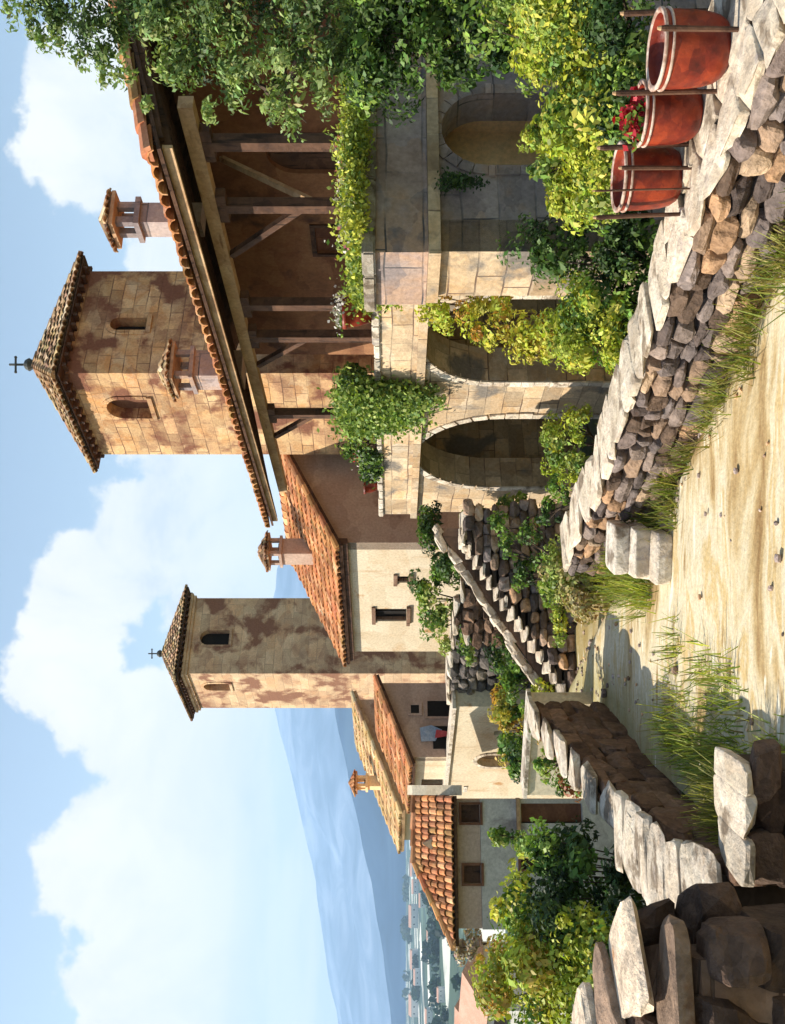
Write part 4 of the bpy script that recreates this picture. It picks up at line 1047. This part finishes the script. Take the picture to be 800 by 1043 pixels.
rubble_wall('retaining_wall', 'dark grey retaining wall below the foot of the farther tower', [(-5.15, 27.6, 1.85), (-4.0, 26.6, 1.9), (-3.0, 26.0, 1.8)], .6, -2.0, [(.10, .09, .088), (.15, .135, .125), (.07, .065, .062), (.22, .19, .16)], (.2, .34), (.3, .7), -1, (.35, .7), None, .08, seedo=13)
gw = thing('garden_wall', 'cream garden wall patched with ivy beyond the boundary wall', 'wall', (-4.95, 17.9, 0), R(-24))
mb = MB(); wall_panel(mb, (0, 0), ex, ey, 1.9, -2, 1.05, .35); mb.build('wall', M['cream'], gw); mb = MB(); mb.box(-.04, 1.94, -.05, .4, 1.052, 1.12); mb.build('coping', M['coping'], gw)

# ------------------------------------------------------------------ planters
def planter(label, loc, r, h, group='red planters on the ledge'):
    root = thing('planter', label, 'planter', loc, rnd.uniform(0, 6), group)
    mb = MB(); mb.lathe([(0, 0), (r * .62, 0), (r * .74, h * .04), (r * .86, h * .14), (r * .94, h * .3), (r * .985, h * .55), (r, h * .75), (r * .99, h * .86)], 44)
    mb.lathe([(r * .90, h * .985), (r * .88, h * .9), (r * .86, h * .72), (0, h * .72)], 44)
    mb.build('body', M['pot'], root, True)
    mb = MB(); mb.lathe([(r * .98, h * .85), (r * 1.05, h * .86), (r * 1.06, h * .89), (r * 1.0, h * .895)], 44); mb.lathe([(r * .98, h * .955), (r * 1.05, h * .96), (r * 1.06, h), (r * .97, h * 1.005), (r * .9, h * .985)], 44); mb.build('rim', M['rim'], root, True)
    mb = MB(); mb.lathe([(r * .99, h * .888), (r * 1.015, h * .92), (r * .99, h * .958)], 44); mb.build('neck', M['pot'], root, True)
    mb = MB(); mb.lathe([(0, h * .76), (r * .6, h * .75), (r * .87, h * .73)], 24); mb.build('soil', M['soil'], root)
    return root
PT = [((3.55, 7.86, .85), .285, .53), ((3.33, 8.56, .85), .255, .49), ((2.99, 9.14, .85), .29, .54)]
planter('largest red clay planter, empty, nearest the right edge of the ledge', *PT[0])
planter('middle red clay planter holding red flowers', *PT[1])
planter('red clay planter at the far end of the row among thin stakes', *PT[2])
def stake(label, u, d, v0, v1, r, lean):
    a = wp(u, 0, d); zb = .85; zt = EYE + (400 - v0) / 1043 * d
    root = thing('wooden_stake', label, 'stake', (a.x, d, zb), 0, 'wooden stakes beside the planters')
    mb = MB(); h = zt - zb
    mb.tube([(0, 0, -.02), (lean * .5, 0, h * .5), (lean, 0, h - .04), (lean, 0, h)], [r * .9, r, r * 1.1, r * .7], 8); mb.build('shaft', M['wood'], root)
    mb = MB(); mb.tube([(lean, 0, h - .01), (lean, 0, h + .015)], [r * .9, r * .5], 8); mb.build('sawn_tip', M['lightwood'], root)
stake('thick stake behind the largest planter at the picture edge', 1032, 8.3, 634, 0, .024, -.02)
stake('dark stake standing in front of the largest planter', 1013, 7.5, 672, 0, .022, .01)
stake('stake standing between the largest and the middle planter', 950, 8.12, 626, 0, .022, -.015)
stake('stake standing between the middle and the far planter', 896, 8.75, 610, 0, .022, -.03)
stake('dark stake in front of the far planter', 872, 8.8, 632, 0, .020, 0)
stake('thinnest stake left of centre on the far planter', 851, 8.78, 605, 0, .009, -.02)
stake('stake at the outer side of the far planter', 825, 9.05, 606, 0, .020, -.03)
# flowers
def flowers(name, label, pts, rad, petal, n, seed, green=True, cat='flowers', size=.022):
    base = tuple(np.mean(np.array(pts), 0)); root = thing(name, label, cat, base)
    rs = np.random.RandomState(seed); P = []
    for p in pts: P.append(np.array(p) - np.array(base) + rs.normal(0, 1, (n, 3)) * np.array(rad) * .5)
    P = np.concatenate(P); N = len(P); T = np.array(petal)[rs.randint(len(petal), size=N)] * rs.uniform(.7, 1.2, (N, 1))
    leaves('blossoms', P, rs.normal(0, 1, (N, 3)) + np.array((0, -.6, .5)), np.full(N, size) * rs.uniform(.7, 1.4, N), T, M['petal'], root, .8, seed)
    if green:
        Q = P[: N // 2] - np.array((0, 0, .04)) + rs.normal(0, .03, (N // 2, 3)); T = np.array(MG)[rs.randint(4, size=N // 2)]
        leaves('leaves', Q, rs.normal(0, 1, (N // 2, 3)), np.full(N // 2, size * 1.5), T, M['leaf'], root, .55, seed + 1)
    return root
flowers('flower_bunch', 'bunch of red flowers growing in the middle planter', [(3.27, 8.52, 1.38), (3.22, 8.55, 1.42), (3.38, 8.56, 1.36)], (.12, .12, .1), [(.5, .02, .03), (.6, .05, .07), (.4, .01, .02)], 70, 5, size=.03)

# ------------------------------------------------------------------ pots, ivy and flowers on the loggia parapet
hl = lambda x, y, z: tuple(house_local(x, y) + Vector((0, 0, z)))
def small_pot(label, p, r, h):
    root = thing('flower_pot', label, 'flower pot', p, 0, 'red pots on the loggia parapet')
    mb = MB(); mb.lathe([(0, 0), (r * .65, 0), (r * .9, h * .5), (r, h * .85), (r * 1.08, h * .86), (r * 1.08, h), (r * .9, h), (r * .85, h * .8), (0, h * .8)], 28); mb.build('body', M['pot'], root, True)
    mb = MB(); mb.lathe([(0, h * .82), (r * .84, h * .82)], 20); mb.build('soil', M['soil'], root)
small_pot('larger red pot hanging over the middle of the loggia parapet', hl(-.04, solve_y(727, 0), 3.76), .27, .5)
small_pot('small red pot at the far end of the loggia parapet', hl(.05, solve_y(548, .05), 3.76), .18, .34)
def ivy(name, label, path, drop, n, pal, size, seed, spread=.25, cat='ivy', up=.25):
    size *= .72; n = int(n * 1.8)
    """trailing growth lying on path points and hanging down by drop metres"""
    rs = np.random.RandomState(seed); base = np.mean(np.array(path), 0); root = thing(name, label, cat, tuple(base))
    P = []; T = []; S = []; pts = [Vector(p) for p in path]; L = poly_len(path)
    strands = max(6, n // 60)
    for k in range(strands):
        s = rs.uniform(0, L); p, d = poly_at(path, s); side = np.array((d.y, -d.x, 0.0))
        side = side if side[1] < 0 or (abs(side[1]) < .5 and side[0] < 0) else -side
        dl = drop * rs.uniform(.15, 1.0) * (.4 + .6 * abs(noise.noise(Vector((s * .9, seed, 0))) * 2)); m = n // strands
        t = rs.uniform(0, 1, m)[:, None]
        q = np.array(p) + side * (.12 + .1 * rs.uniform(0, 1, (m, 1))) - np.array((0, 0, 1)) * t * dl + rs.normal(0, spread * .5, (m, 3)) * np.array((1, 1, .8)) * (1 - .5 * t) + np.array((0, 0, up)) * (1 - t)
        P.append(q - base); c = np.array(pal[rs.randint(len(pal))]); T.append(c * rs.uniform(.7, 1.3, (m, 1))); S.append(size * rs.uniform(.6, 1.3, m))
    P = np.concatenate(P); N = len(P)
    leaves('foliage', P, rs.normal(0, .6, (N, 3)) + np.array((-.4, -.6, .5)), np.concatenate(S), np.concatenate(T), M['leaf'], root, .6, seed)
    return root
ivy('hanging_ivy', 'bright ivy mass hanging over the parapet between the two arches', [hl(-.1, 4.1, 3.85), hl(-.1, 5.6, 3.85)], 2.6, 6500, MG + LG + LG, .075, 21, .42, up=.5)
bush('parapet_shrub', 'leafy shrub standing behind the ivy on the loggia parapet', [(*hl(.2, 4.9, 4.1), .5, .5, .5), (*hl(.1, 4.3, 4.15), .4, .4, .42), (*hl(.1, 5.5, 4.0), .4, .4, .35)], MG + LG + SG, .065, .8, 22, cat='shrub')
ivy('hanging_ivy', 'yellow green ivy strip running along the grey front wall top', [hl(-1.6, -2.45, 3.9), hl(1.0, -2.5, 3.9), hl(3.6, -2.5, 3.9)], .35, 5200, YG + LG, .05, 23, .24, up=.12)
ivy('hanging_ivy', 'yellow ivy curtain over the parapet above the nearer arch', [hl(-.15, -.6, 3.8), hl(-.15, 1.05, 3.8)], .9, 2600, YG + LG, .06, 24, .3, up=.2)
ivy('hanging_ivy', 'small dark ivy hanging from the parapet by the far pot', [hl(.0, 7.3, 3.75), hl(.0, 8.5, 3.8)], .18, 700, DG + MG, .07, 25, .2, up=.3)
bush('parapet_shrub', 'dark green plant trained on the wall by the small far pot', [(*hl(.35, 8.1, 4.35), .3, .3, .35), (*hl(.35, 7.7, 4.05), .35, .3, .3)], DG + MG, .06, .7, 26, cat='shrub')
ivy('wall_creeper', 'thin dark creeper clinging to the grey front wall', [hl(-1.0, -2.46, 2.75), hl(-.85, -2.46, 2.75)], 1.5, 300, DG, .04, 27, .13, 'creeper', up=0)
flowers('flower_bunch', 'white and pink flowers on the ivy near the grey wall corner', [hl(-1.5, -2.5, 4.0), hl(-.9, -2.5, 4.02), hl(-.2, -2.5, 4.05)], (.35, .2, .14), [(.7, .62, .58), (.6, .2, .22), (.75, .7, .62)], 80, 28, size=.03)
flowers('flower_bunch', 'pale flowers around the larger red parapet pot', [hl(-.05, solve_y(727, 0) + .1, 4.34), hl(-.05, solve_y(735, 0), 4.32)], (.26, .26, .12), [(.7, .66, .62), (.55, .5, .5)], 90, 29, size=.028)
flowers('flower_bunch', 'small red flowers above the far end of the parapet', [hl(.1, 8.0, 4.2), hl(.1, 7.7, 4.0)], (.2, .2, .2), [(.55, .03, .04), (.7, .6, .6)], 40, 30, size=.03)

# ------------------------------------------------------------------ bushes
def L_(u, v, d, ru, rv, rd=None, pal=None):
    p = wp(u, v, d); k = d / 1043; t = (p.x, p.y, p.z, ru * k, (rd if rd else ru * k), rv * k)
    return t + (pal,) if pal else t
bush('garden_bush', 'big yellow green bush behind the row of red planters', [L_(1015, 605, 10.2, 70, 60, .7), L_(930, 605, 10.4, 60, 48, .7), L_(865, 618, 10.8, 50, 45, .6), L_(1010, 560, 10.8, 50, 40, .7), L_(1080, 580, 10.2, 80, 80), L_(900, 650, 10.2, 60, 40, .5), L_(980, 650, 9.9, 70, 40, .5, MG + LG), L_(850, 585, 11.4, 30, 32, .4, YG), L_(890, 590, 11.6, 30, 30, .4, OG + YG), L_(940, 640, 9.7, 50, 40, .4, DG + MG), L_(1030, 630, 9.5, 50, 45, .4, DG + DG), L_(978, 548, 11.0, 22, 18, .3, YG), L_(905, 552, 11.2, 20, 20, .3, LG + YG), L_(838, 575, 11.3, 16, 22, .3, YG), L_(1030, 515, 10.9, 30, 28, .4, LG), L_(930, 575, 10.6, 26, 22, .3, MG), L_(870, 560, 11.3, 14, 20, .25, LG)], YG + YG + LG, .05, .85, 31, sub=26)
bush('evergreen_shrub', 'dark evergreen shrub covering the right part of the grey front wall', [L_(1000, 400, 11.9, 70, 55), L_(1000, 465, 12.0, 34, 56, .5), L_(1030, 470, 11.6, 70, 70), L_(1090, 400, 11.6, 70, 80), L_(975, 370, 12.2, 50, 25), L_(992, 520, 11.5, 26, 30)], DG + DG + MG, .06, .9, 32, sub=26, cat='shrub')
bush('garden_bush', 'bush before the nearer arch, leaves tinted dark below for shade and bright on top', [L_(735, 610, 12.6, 50, 48, .6, MG + YG), L_(700, 590, 12.8, 40, 40, .5, YG), L_(765, 650, 12.2, 45, 50, .5, DG + MG), L_(790, 570, 12.4, 30, 60, .4, DG), L_(690, 640, 12.4, 40, 30, .5, MG + YG), L_(800, 640, 11.9, 35, 45, .4, DG)], MG + YG, .055, .9, 33, sub=26)  # dark lobes paint the bush's shade, yellow ones its lit top
bush('climbing_bush', 'yellow climbing bush spilling down the pier of the nearer arch', [L_(735, 445, 16.2, 30, 32, .4), L_(718, 500, 15.8, 30, 45, .4), L_(700, 550, 15.4, 28, 40, .4)], YG + YG + OG, .06, .8, 34, sub=18)
bush('garden_bush', 'lime bush growing in the mouth of the far arch', [L_(590, 575, 18.5, 32, 28, .5), L_(565, 590, 18.0, 22, 22, .4), L_(612, 592, 17.6, 20, 24, .3)], YG + LG, .06, .8, 35)
bush('garden_bush', 'dark green bush against the end of the arcade above the stairs', [L_(505, 440, 22.6, 26, 24, .5), L_(500, 490, 21.6, 28, 26, .5, MG + DG), L_(520, 525, 21.2, 25, 22, .4, LG + MG), L_(475, 470, 22.6, 22, 26, .5)], DG + MG, .07, .85, 36)
bush('garden_bush', 'soft light green bush under the windows of the cream house', [L_(440, 440, 25.2, 30, 26, .7), L_(405, 455, 25.0, 28, 28, .6), L_(470, 462, 25.0, 24, 28, .6, MG), L_(385, 480, 24.6, 16, 14, .4), L_(430, 480, 24.8, 30, 18, .5, MG)], LG + MG, .085, .8, 37)
bush('pampas_clump', 'pale feathery clump below the staircase', [L_(455, 585, 17.0, 32, 34, .5, [(.42, .36, .14), (.34, .34, .10), (.46, .40, .2)]), L_(430, 600, 16.6, 22, 26, .4, [(.36, .26, .11), (.42, .34, .16)]), L_(480, 610, 16.2, 24, 30, .4, DG + MG), L_(465, 570, 17.2, 28, 22, .5, LG)], LG, .06, .8, 38)
bush('autumn_shrub', 'orange and green shrub before the arched terrace wall', [L_(295, 520, 22.5, 28, 26, .6, MG + OG), L_(325, 515, 23, 24, 24, .5, OG), L_(270, 530, 21.5, 26, 22, .5, MG + DG), L_(315, 550, 21, 24, 20)], OG + MG, .08, .8, 39, cat='shrub')
bush('garden_bush', 'dark bush at the foot of the dark retaining wall', [L_(350, 530, 22.0, 26, 24, .5, LG + MG), L_(375, 515, 23.2, 24, 20, .5, DG + MG), L_(340, 555, 20.8, 20, 16, .4, YG)], MG, .075, .8, 40)
bush('yellow_tree', 'spreading tree tinted yellow as sunlit and dark green as shaded in front of the low house', [L_(60, 560, 12.0, 55, 55, .7, YG + YG + OG), L_(30, 600, 11.5, 50, 60, .7, YG), L_(45, 520, 12.3, 40, 35, .6, YG + OG), L_(85, 610, 11.4, 35, 45, .4, YG), L_(105, 590, 12.0, 45, 55, .6, MG + DG), L_(150, 600, 12.2, 48, 45, .6, DG + MG), L_(110, 540, 12.6, 45, 35, .6, YG + MG), L_(175, 570, 12.6, 36, 34, .5, DG + MG), L_(70, 650, 11.2, 60, 45, .6, MG + DG), L_(140, 650, 11.6, 50, 40, .5, DG), L_(-20, 560, 12, 50, 50)], YG + MG, .06, .9, 41, cat='tree', sub=24, base=(-4.6, 11.9, -2.4))  # left lobes tinted yellow as sunlit, right lobes dark as shaded
bush('spiky_bush', 'slanting grass green spray in front of the low house door', [L_(182, 545, 14.8, 12, 30, .3), L_(190, 520, 15.2, 9, 26, .25), L_(172, 570, 14.4, 16, 20, .3)], LG + MG, .06, .9, 42)
bush('ivy_patch', 'ivy and red leaves spilling over the garden wall', [L_(262, 560, 16.4, 18, 18, .3, LG + MG), L_(300, 552, 16.8, 12, 12, .2, OG + LG), L_(245, 580, 15.4, 16, 18, .3, [(.35, .12, .05)] + MG)], LG, .05, .6, 43, cat='ivy')
bush('small_tree', 'little round orange tree near the white cottage', [L_(60, 492, 38, 12, 10, .6)], [(.55, .33, .05), (.6, .42, .08)], .12, .7, 44, cat='tree', sub=8)
bush('small_tree', 'pale beige round tree beside the end of the low house', [L_(78, 472, 40, 16, 12, .7), L_(84, 485, 40, 14, 12, .6)], [(.42, .33, .25), (.48, .38, .3)], .14, .9, 45, cat='tree', sub=8)

bush('bank_plants', 'low green plants spilling over the foot of the stone staircase', [L_(440, 560, 18.6, 18, 14, .25, LG + MG), L_(465, 540, 19.0, 14, 16, .2, MG + DG), L_(415, 572, 18.4, 16, 10, .3, YG + LG), L_(500, 545, 18.6, 16, 18, .2, DG + MG), L_(485, 520, 19.1, 14, 14, .15, LG + MG), L_(450, 530, 19.1, 10, 10, .15, MG), L_(395, 572, 18.6, 12, 9, .25, YG + LG), L_(510, 510, 19.4, 14, 16, .2, MG)], LG + MG, .06, .7, 46, cat='plants')
bush('bank_plants', 'dark weeds at the far end of the rubble ledge', [L_(520, 560, 16.5, 16, 14, .25, DG + MG), L_(545, 570, 16.0, 14, 14, .25, MG)], MG, .06, .7, 47, cat='plants')
# grasses
def tufts(name, label, spots, n, h, pal, seed, spread=.22, lean=.5, w=.010, group=None):
    rs = np.random.RandomState(seed); P = []; T = []; H = []; Ln = []
    for (x, y, z, k) in spots:
        m = int(n * k); P.append(np.array((x, y, z)) + rs.normal(0, spread, (m, 3)) * np.array((1, 1, .02))); T.append(np.array(pal)[rs.randint(len(pal), size=m)] * rs.uniform(.7, 1.3, (m, 1)))
        H.append(h * rs.uniform(.4, 1.2, m)); Ln.append(np.clip(rs.normal(lean, .22, m), 0, .95))
    P = np.concatenate(P); N = len(P)
    o = raw_quads(name, blades(P, np.concatenate(H), np.concatenate(Ln), None, rs, w), N, np.concatenate(T), M['grass'])
    return tag(o, label, 'grass', group, 'stuff')
GP = [(.20, .25, .04), (.30, .30, .06), (.13, .18, .03), (.36, .31, .10), (.24, .19, .07)]
sp = []
r2 = random.Random(3); L = poly_len(LEDGE)
for k in range(34):
    s = r2.uniform(.3, L - .5); p, d = poly_at(LEDGE, s); o_ = r2.uniform(.12, .55); sp.append((p.x - d.y * -1 * -o_ if False else p.x + d.y * o_, p.y - d.x * o_, .0, r2.uniform(.4, 1.2)))
tufts('ledge_grass', 'long dry and green grass along the foot of the rubble ledge', sp, 75, .36, GP, 51, .11, .6)
sp = [(-2.72 + r2.uniform(-.12, .35), r2.uniform(9.2, 13.0), .02, r2.uniform(.4, 1.1)) for k in range(22)] + [(-2.4 + r2.uniform(-.2, .35), r2.uniform(8.5, 9.4), 0, .8) for k in range(7)]
sp += [(-2.0 + r2.uniform(-.4, .5), r2.uniform(9.8, 12.4), .02, r2.uniform(.15, .45)) for k in range(16)]
tufts('verge_grass', 'bright grass along the left verge of the path', sp, 70, .30, LG + YG + GP, 52, .14, .55)
sp = [(r2.uniform(-1.1, .1), r2.uniform(13.2, 16.6), 0, r2.uniform(.5, 1.1)) for k in range(26)]
tufts('bank_grass', 'sunny pale grass on the bank beside the three steps', sp, 100, .45, YG + LG + GP, 53, .16, .45)
sp = [(-2.95 + r2.uniform(-.25, .25), r2.uniform(8.3, 9.8), .92, r2.uniform(.5, 1.1)) for k in range(9)]
tufts('wall_grass', 'olive grass tuft growing on the broad low wall', [(-2.62 + r2.uniform(-.1, .1), 8.75 + r2.uniform(-.4, .5), .25, 1) for k in range(7)], 110, .5, [(.22, .22, .04), (.14, .15, .03), (.3, .28, .07)], 54, .12, .5)
sp = [(r2.uniform(-4.4, 3.6), r2.uniform(20.0, 22.0), ground_z(-2, 21), 1) for k in range(30)]
tufts('far_grass', 'grass at the end of the path under the terrace', sp, 60, .4, MG + GP, 55, .2, .45)

# ------------------------------------------------------------------ the overhanging tree
tb = Vector((6.6, 10.4, -.9)); tree = thing('leafy_tree', 'large leafy tree overhanging the loggia from the right edge', 'tree', tuple(tb))
lim = MB()
lim.tube([(0, 0, 0), (.05, -.05, 1.5), (-.1, -.1, 3.2), (-.2, -.15, 5.0), (-.1, -.2, 7.0), (.2, -.2, 9.0)], [.36, .30, .26, .2, .13, .05], 12)
limbs = [((-.1, -.1, 3.2), (-1.2, -.4, 4.8), (-2.6, -.6, 5.5)), ((-.2, -.15, 4.6), (-.9, -.6, 6.0), (-1.6, -.9, 6.9)), ((-.1, -.2, 6.2), (-.6, -.4, 7.4), (-1.1, -.6, 7.8)), ((-.2, -.1, 4.0), (.8, .3, 5.5), (2.0, .5, 7.0)),
         ((-.2, -.15, 3.8), (-1.3, .2, 5.0), (-2.5, .5, 5.6)), ((-.2, -.15, 5.4), (-1.0, .1, 6.4), (-1.7, .2, 7.0)), ((-.1, -.1, 3.4), (-.9, -.9, 4.6), (-1.9, -1.3, 5.2))]
for a, b_, c in limbs:
    lim.tube([a, b_, c], [.12, .07, .025], 8)
    for k in range(7):
        t = rnd.uniform(.3, 1); p = Vector(a).lerp(Vector(b_), min(1, t * 2)) if t < .5 else Vector(b_).lerp(Vector(c), t * 2 - 1)
        q = p + Vector((rnd.uniform(-.45, .4), rnd.uniform(-.4, .4), rnd.uniform(-.3, .35))); lim.tube([p, (p + q) / 2 + Vector((0, 0, .06)), q], [.03, .018, .006], 5)
lim.build('trunk', M['bark'], tree)
lob = []
def TL(u, v, d, ru, rv, pal): lob.append(L_(u, v, d, ru, rv, ru * d / 1043 * .8, pal))
TREE = [(.11, .17, .06), (.17, .25, .085), (.26, .35, .12), (.34, .42, .15)]; TD = [(.035, .065, .025), (.06, .10, .035), (.09, .15, .05)]
for a in ((1025, 95, 9.6, 45, 28, TREE + TD), (990, 120, 9.8, 34, 24, TREE), (1015, 170, 9.6, 46, 40, TREE), (975, 190, 9.8, 30, 30, TREE), (1035, 235, 9.4, 45, 45, TREE), (975, 250, 9.7, 36, 34, TREE), (940, 285, 9.8, 26, 22, TREE[1:]), (985, 300, 9.6, 45, 36, TREE), (1040, 320, 9.3, 45, 45, TREE + TD), (950, 240, 9.9, 20, 20, TREE[1:]), (915, 305, 9.9, 16, 14, TREE[1:]),
          (1085, 150, 9.6, 70, 70, TREE + TD), (1100, 280, 9.6, 80, 80, TD), (1060, 60, 9.8, 45, 28, TREE + TD), (1150, 80, 10, 80, 80, TREE), (1030, 130, 9.7, 34, 34, TREE + TD), (1000, 225, 9.7, 40, 40, TREE + TD), (965, 330, 9.8, 36, 24, TREE), (1000, 345, 9.6, 40, 26, TREE + TD), (1045, 180, 9.5, 40, 40, TREE + TD), (1025, 35, 9.8, 26, 16, TREE), (1008, 62, 9.7, 22, 12, TREE), (1040, 60, 9.7, 30, 22, TREE), (1200, 200, 10, 90, 100, TREE)): TL(*a)
for a in ((1000, 45, 9.9, 16, 9, TREE[2:]), (985, 82, 9.9, 14, 10, TREE[1:]), (1035, 12, 9.9, 22, 8, TREE[2:]), (965, 108, 9.8, 14, 10, TREE[1:]), (935, 150, 9.9, 10, 8, TREE[2:]), (930, 215, 9.9, 16, 14, TREE[2:])): TL(*a)
P, Nn, S, T = lobe_points(lob, .52, .029, TREE, 61, 24, .3)
leaves('crown', P - np.array(tb), Nn, S * 1.15, T, M['leaf'], tree, .42, 61)

# loose stones on the path
mb = MB(); pr = random.Random(77)
for k in range(170):
    y = pr.uniform(8.3, 19); l, r = path_lr(y); e = pr.random()
    x = lerp(l, r, pr.random()) if e < .45 else (r - .35 - pr.random() ** 2 * 1.2 if e < .75 else l + .5 + pr.random() ** 2 * 1.0)
    q = pr.uniform(.010, .032) * (1 + (pr.random() < .08) * 1.2); c = pr.choice(ROCKS); t = pr.uniform(1.5, 2.8)
    mb.rock((x, y, max(ground_z(x, y), -.15) + .04 + q * .2), (q * 1.3, q, q * .7), k, 1, .7, .2, pr.uniform(0, 3), (c[0] * t, c[1] * t, c[2] * t))
tag(mb.build('gravel', M['rock']), 'loose pebbles strewn over the dusty path', 'gravel', None, 'stuff')
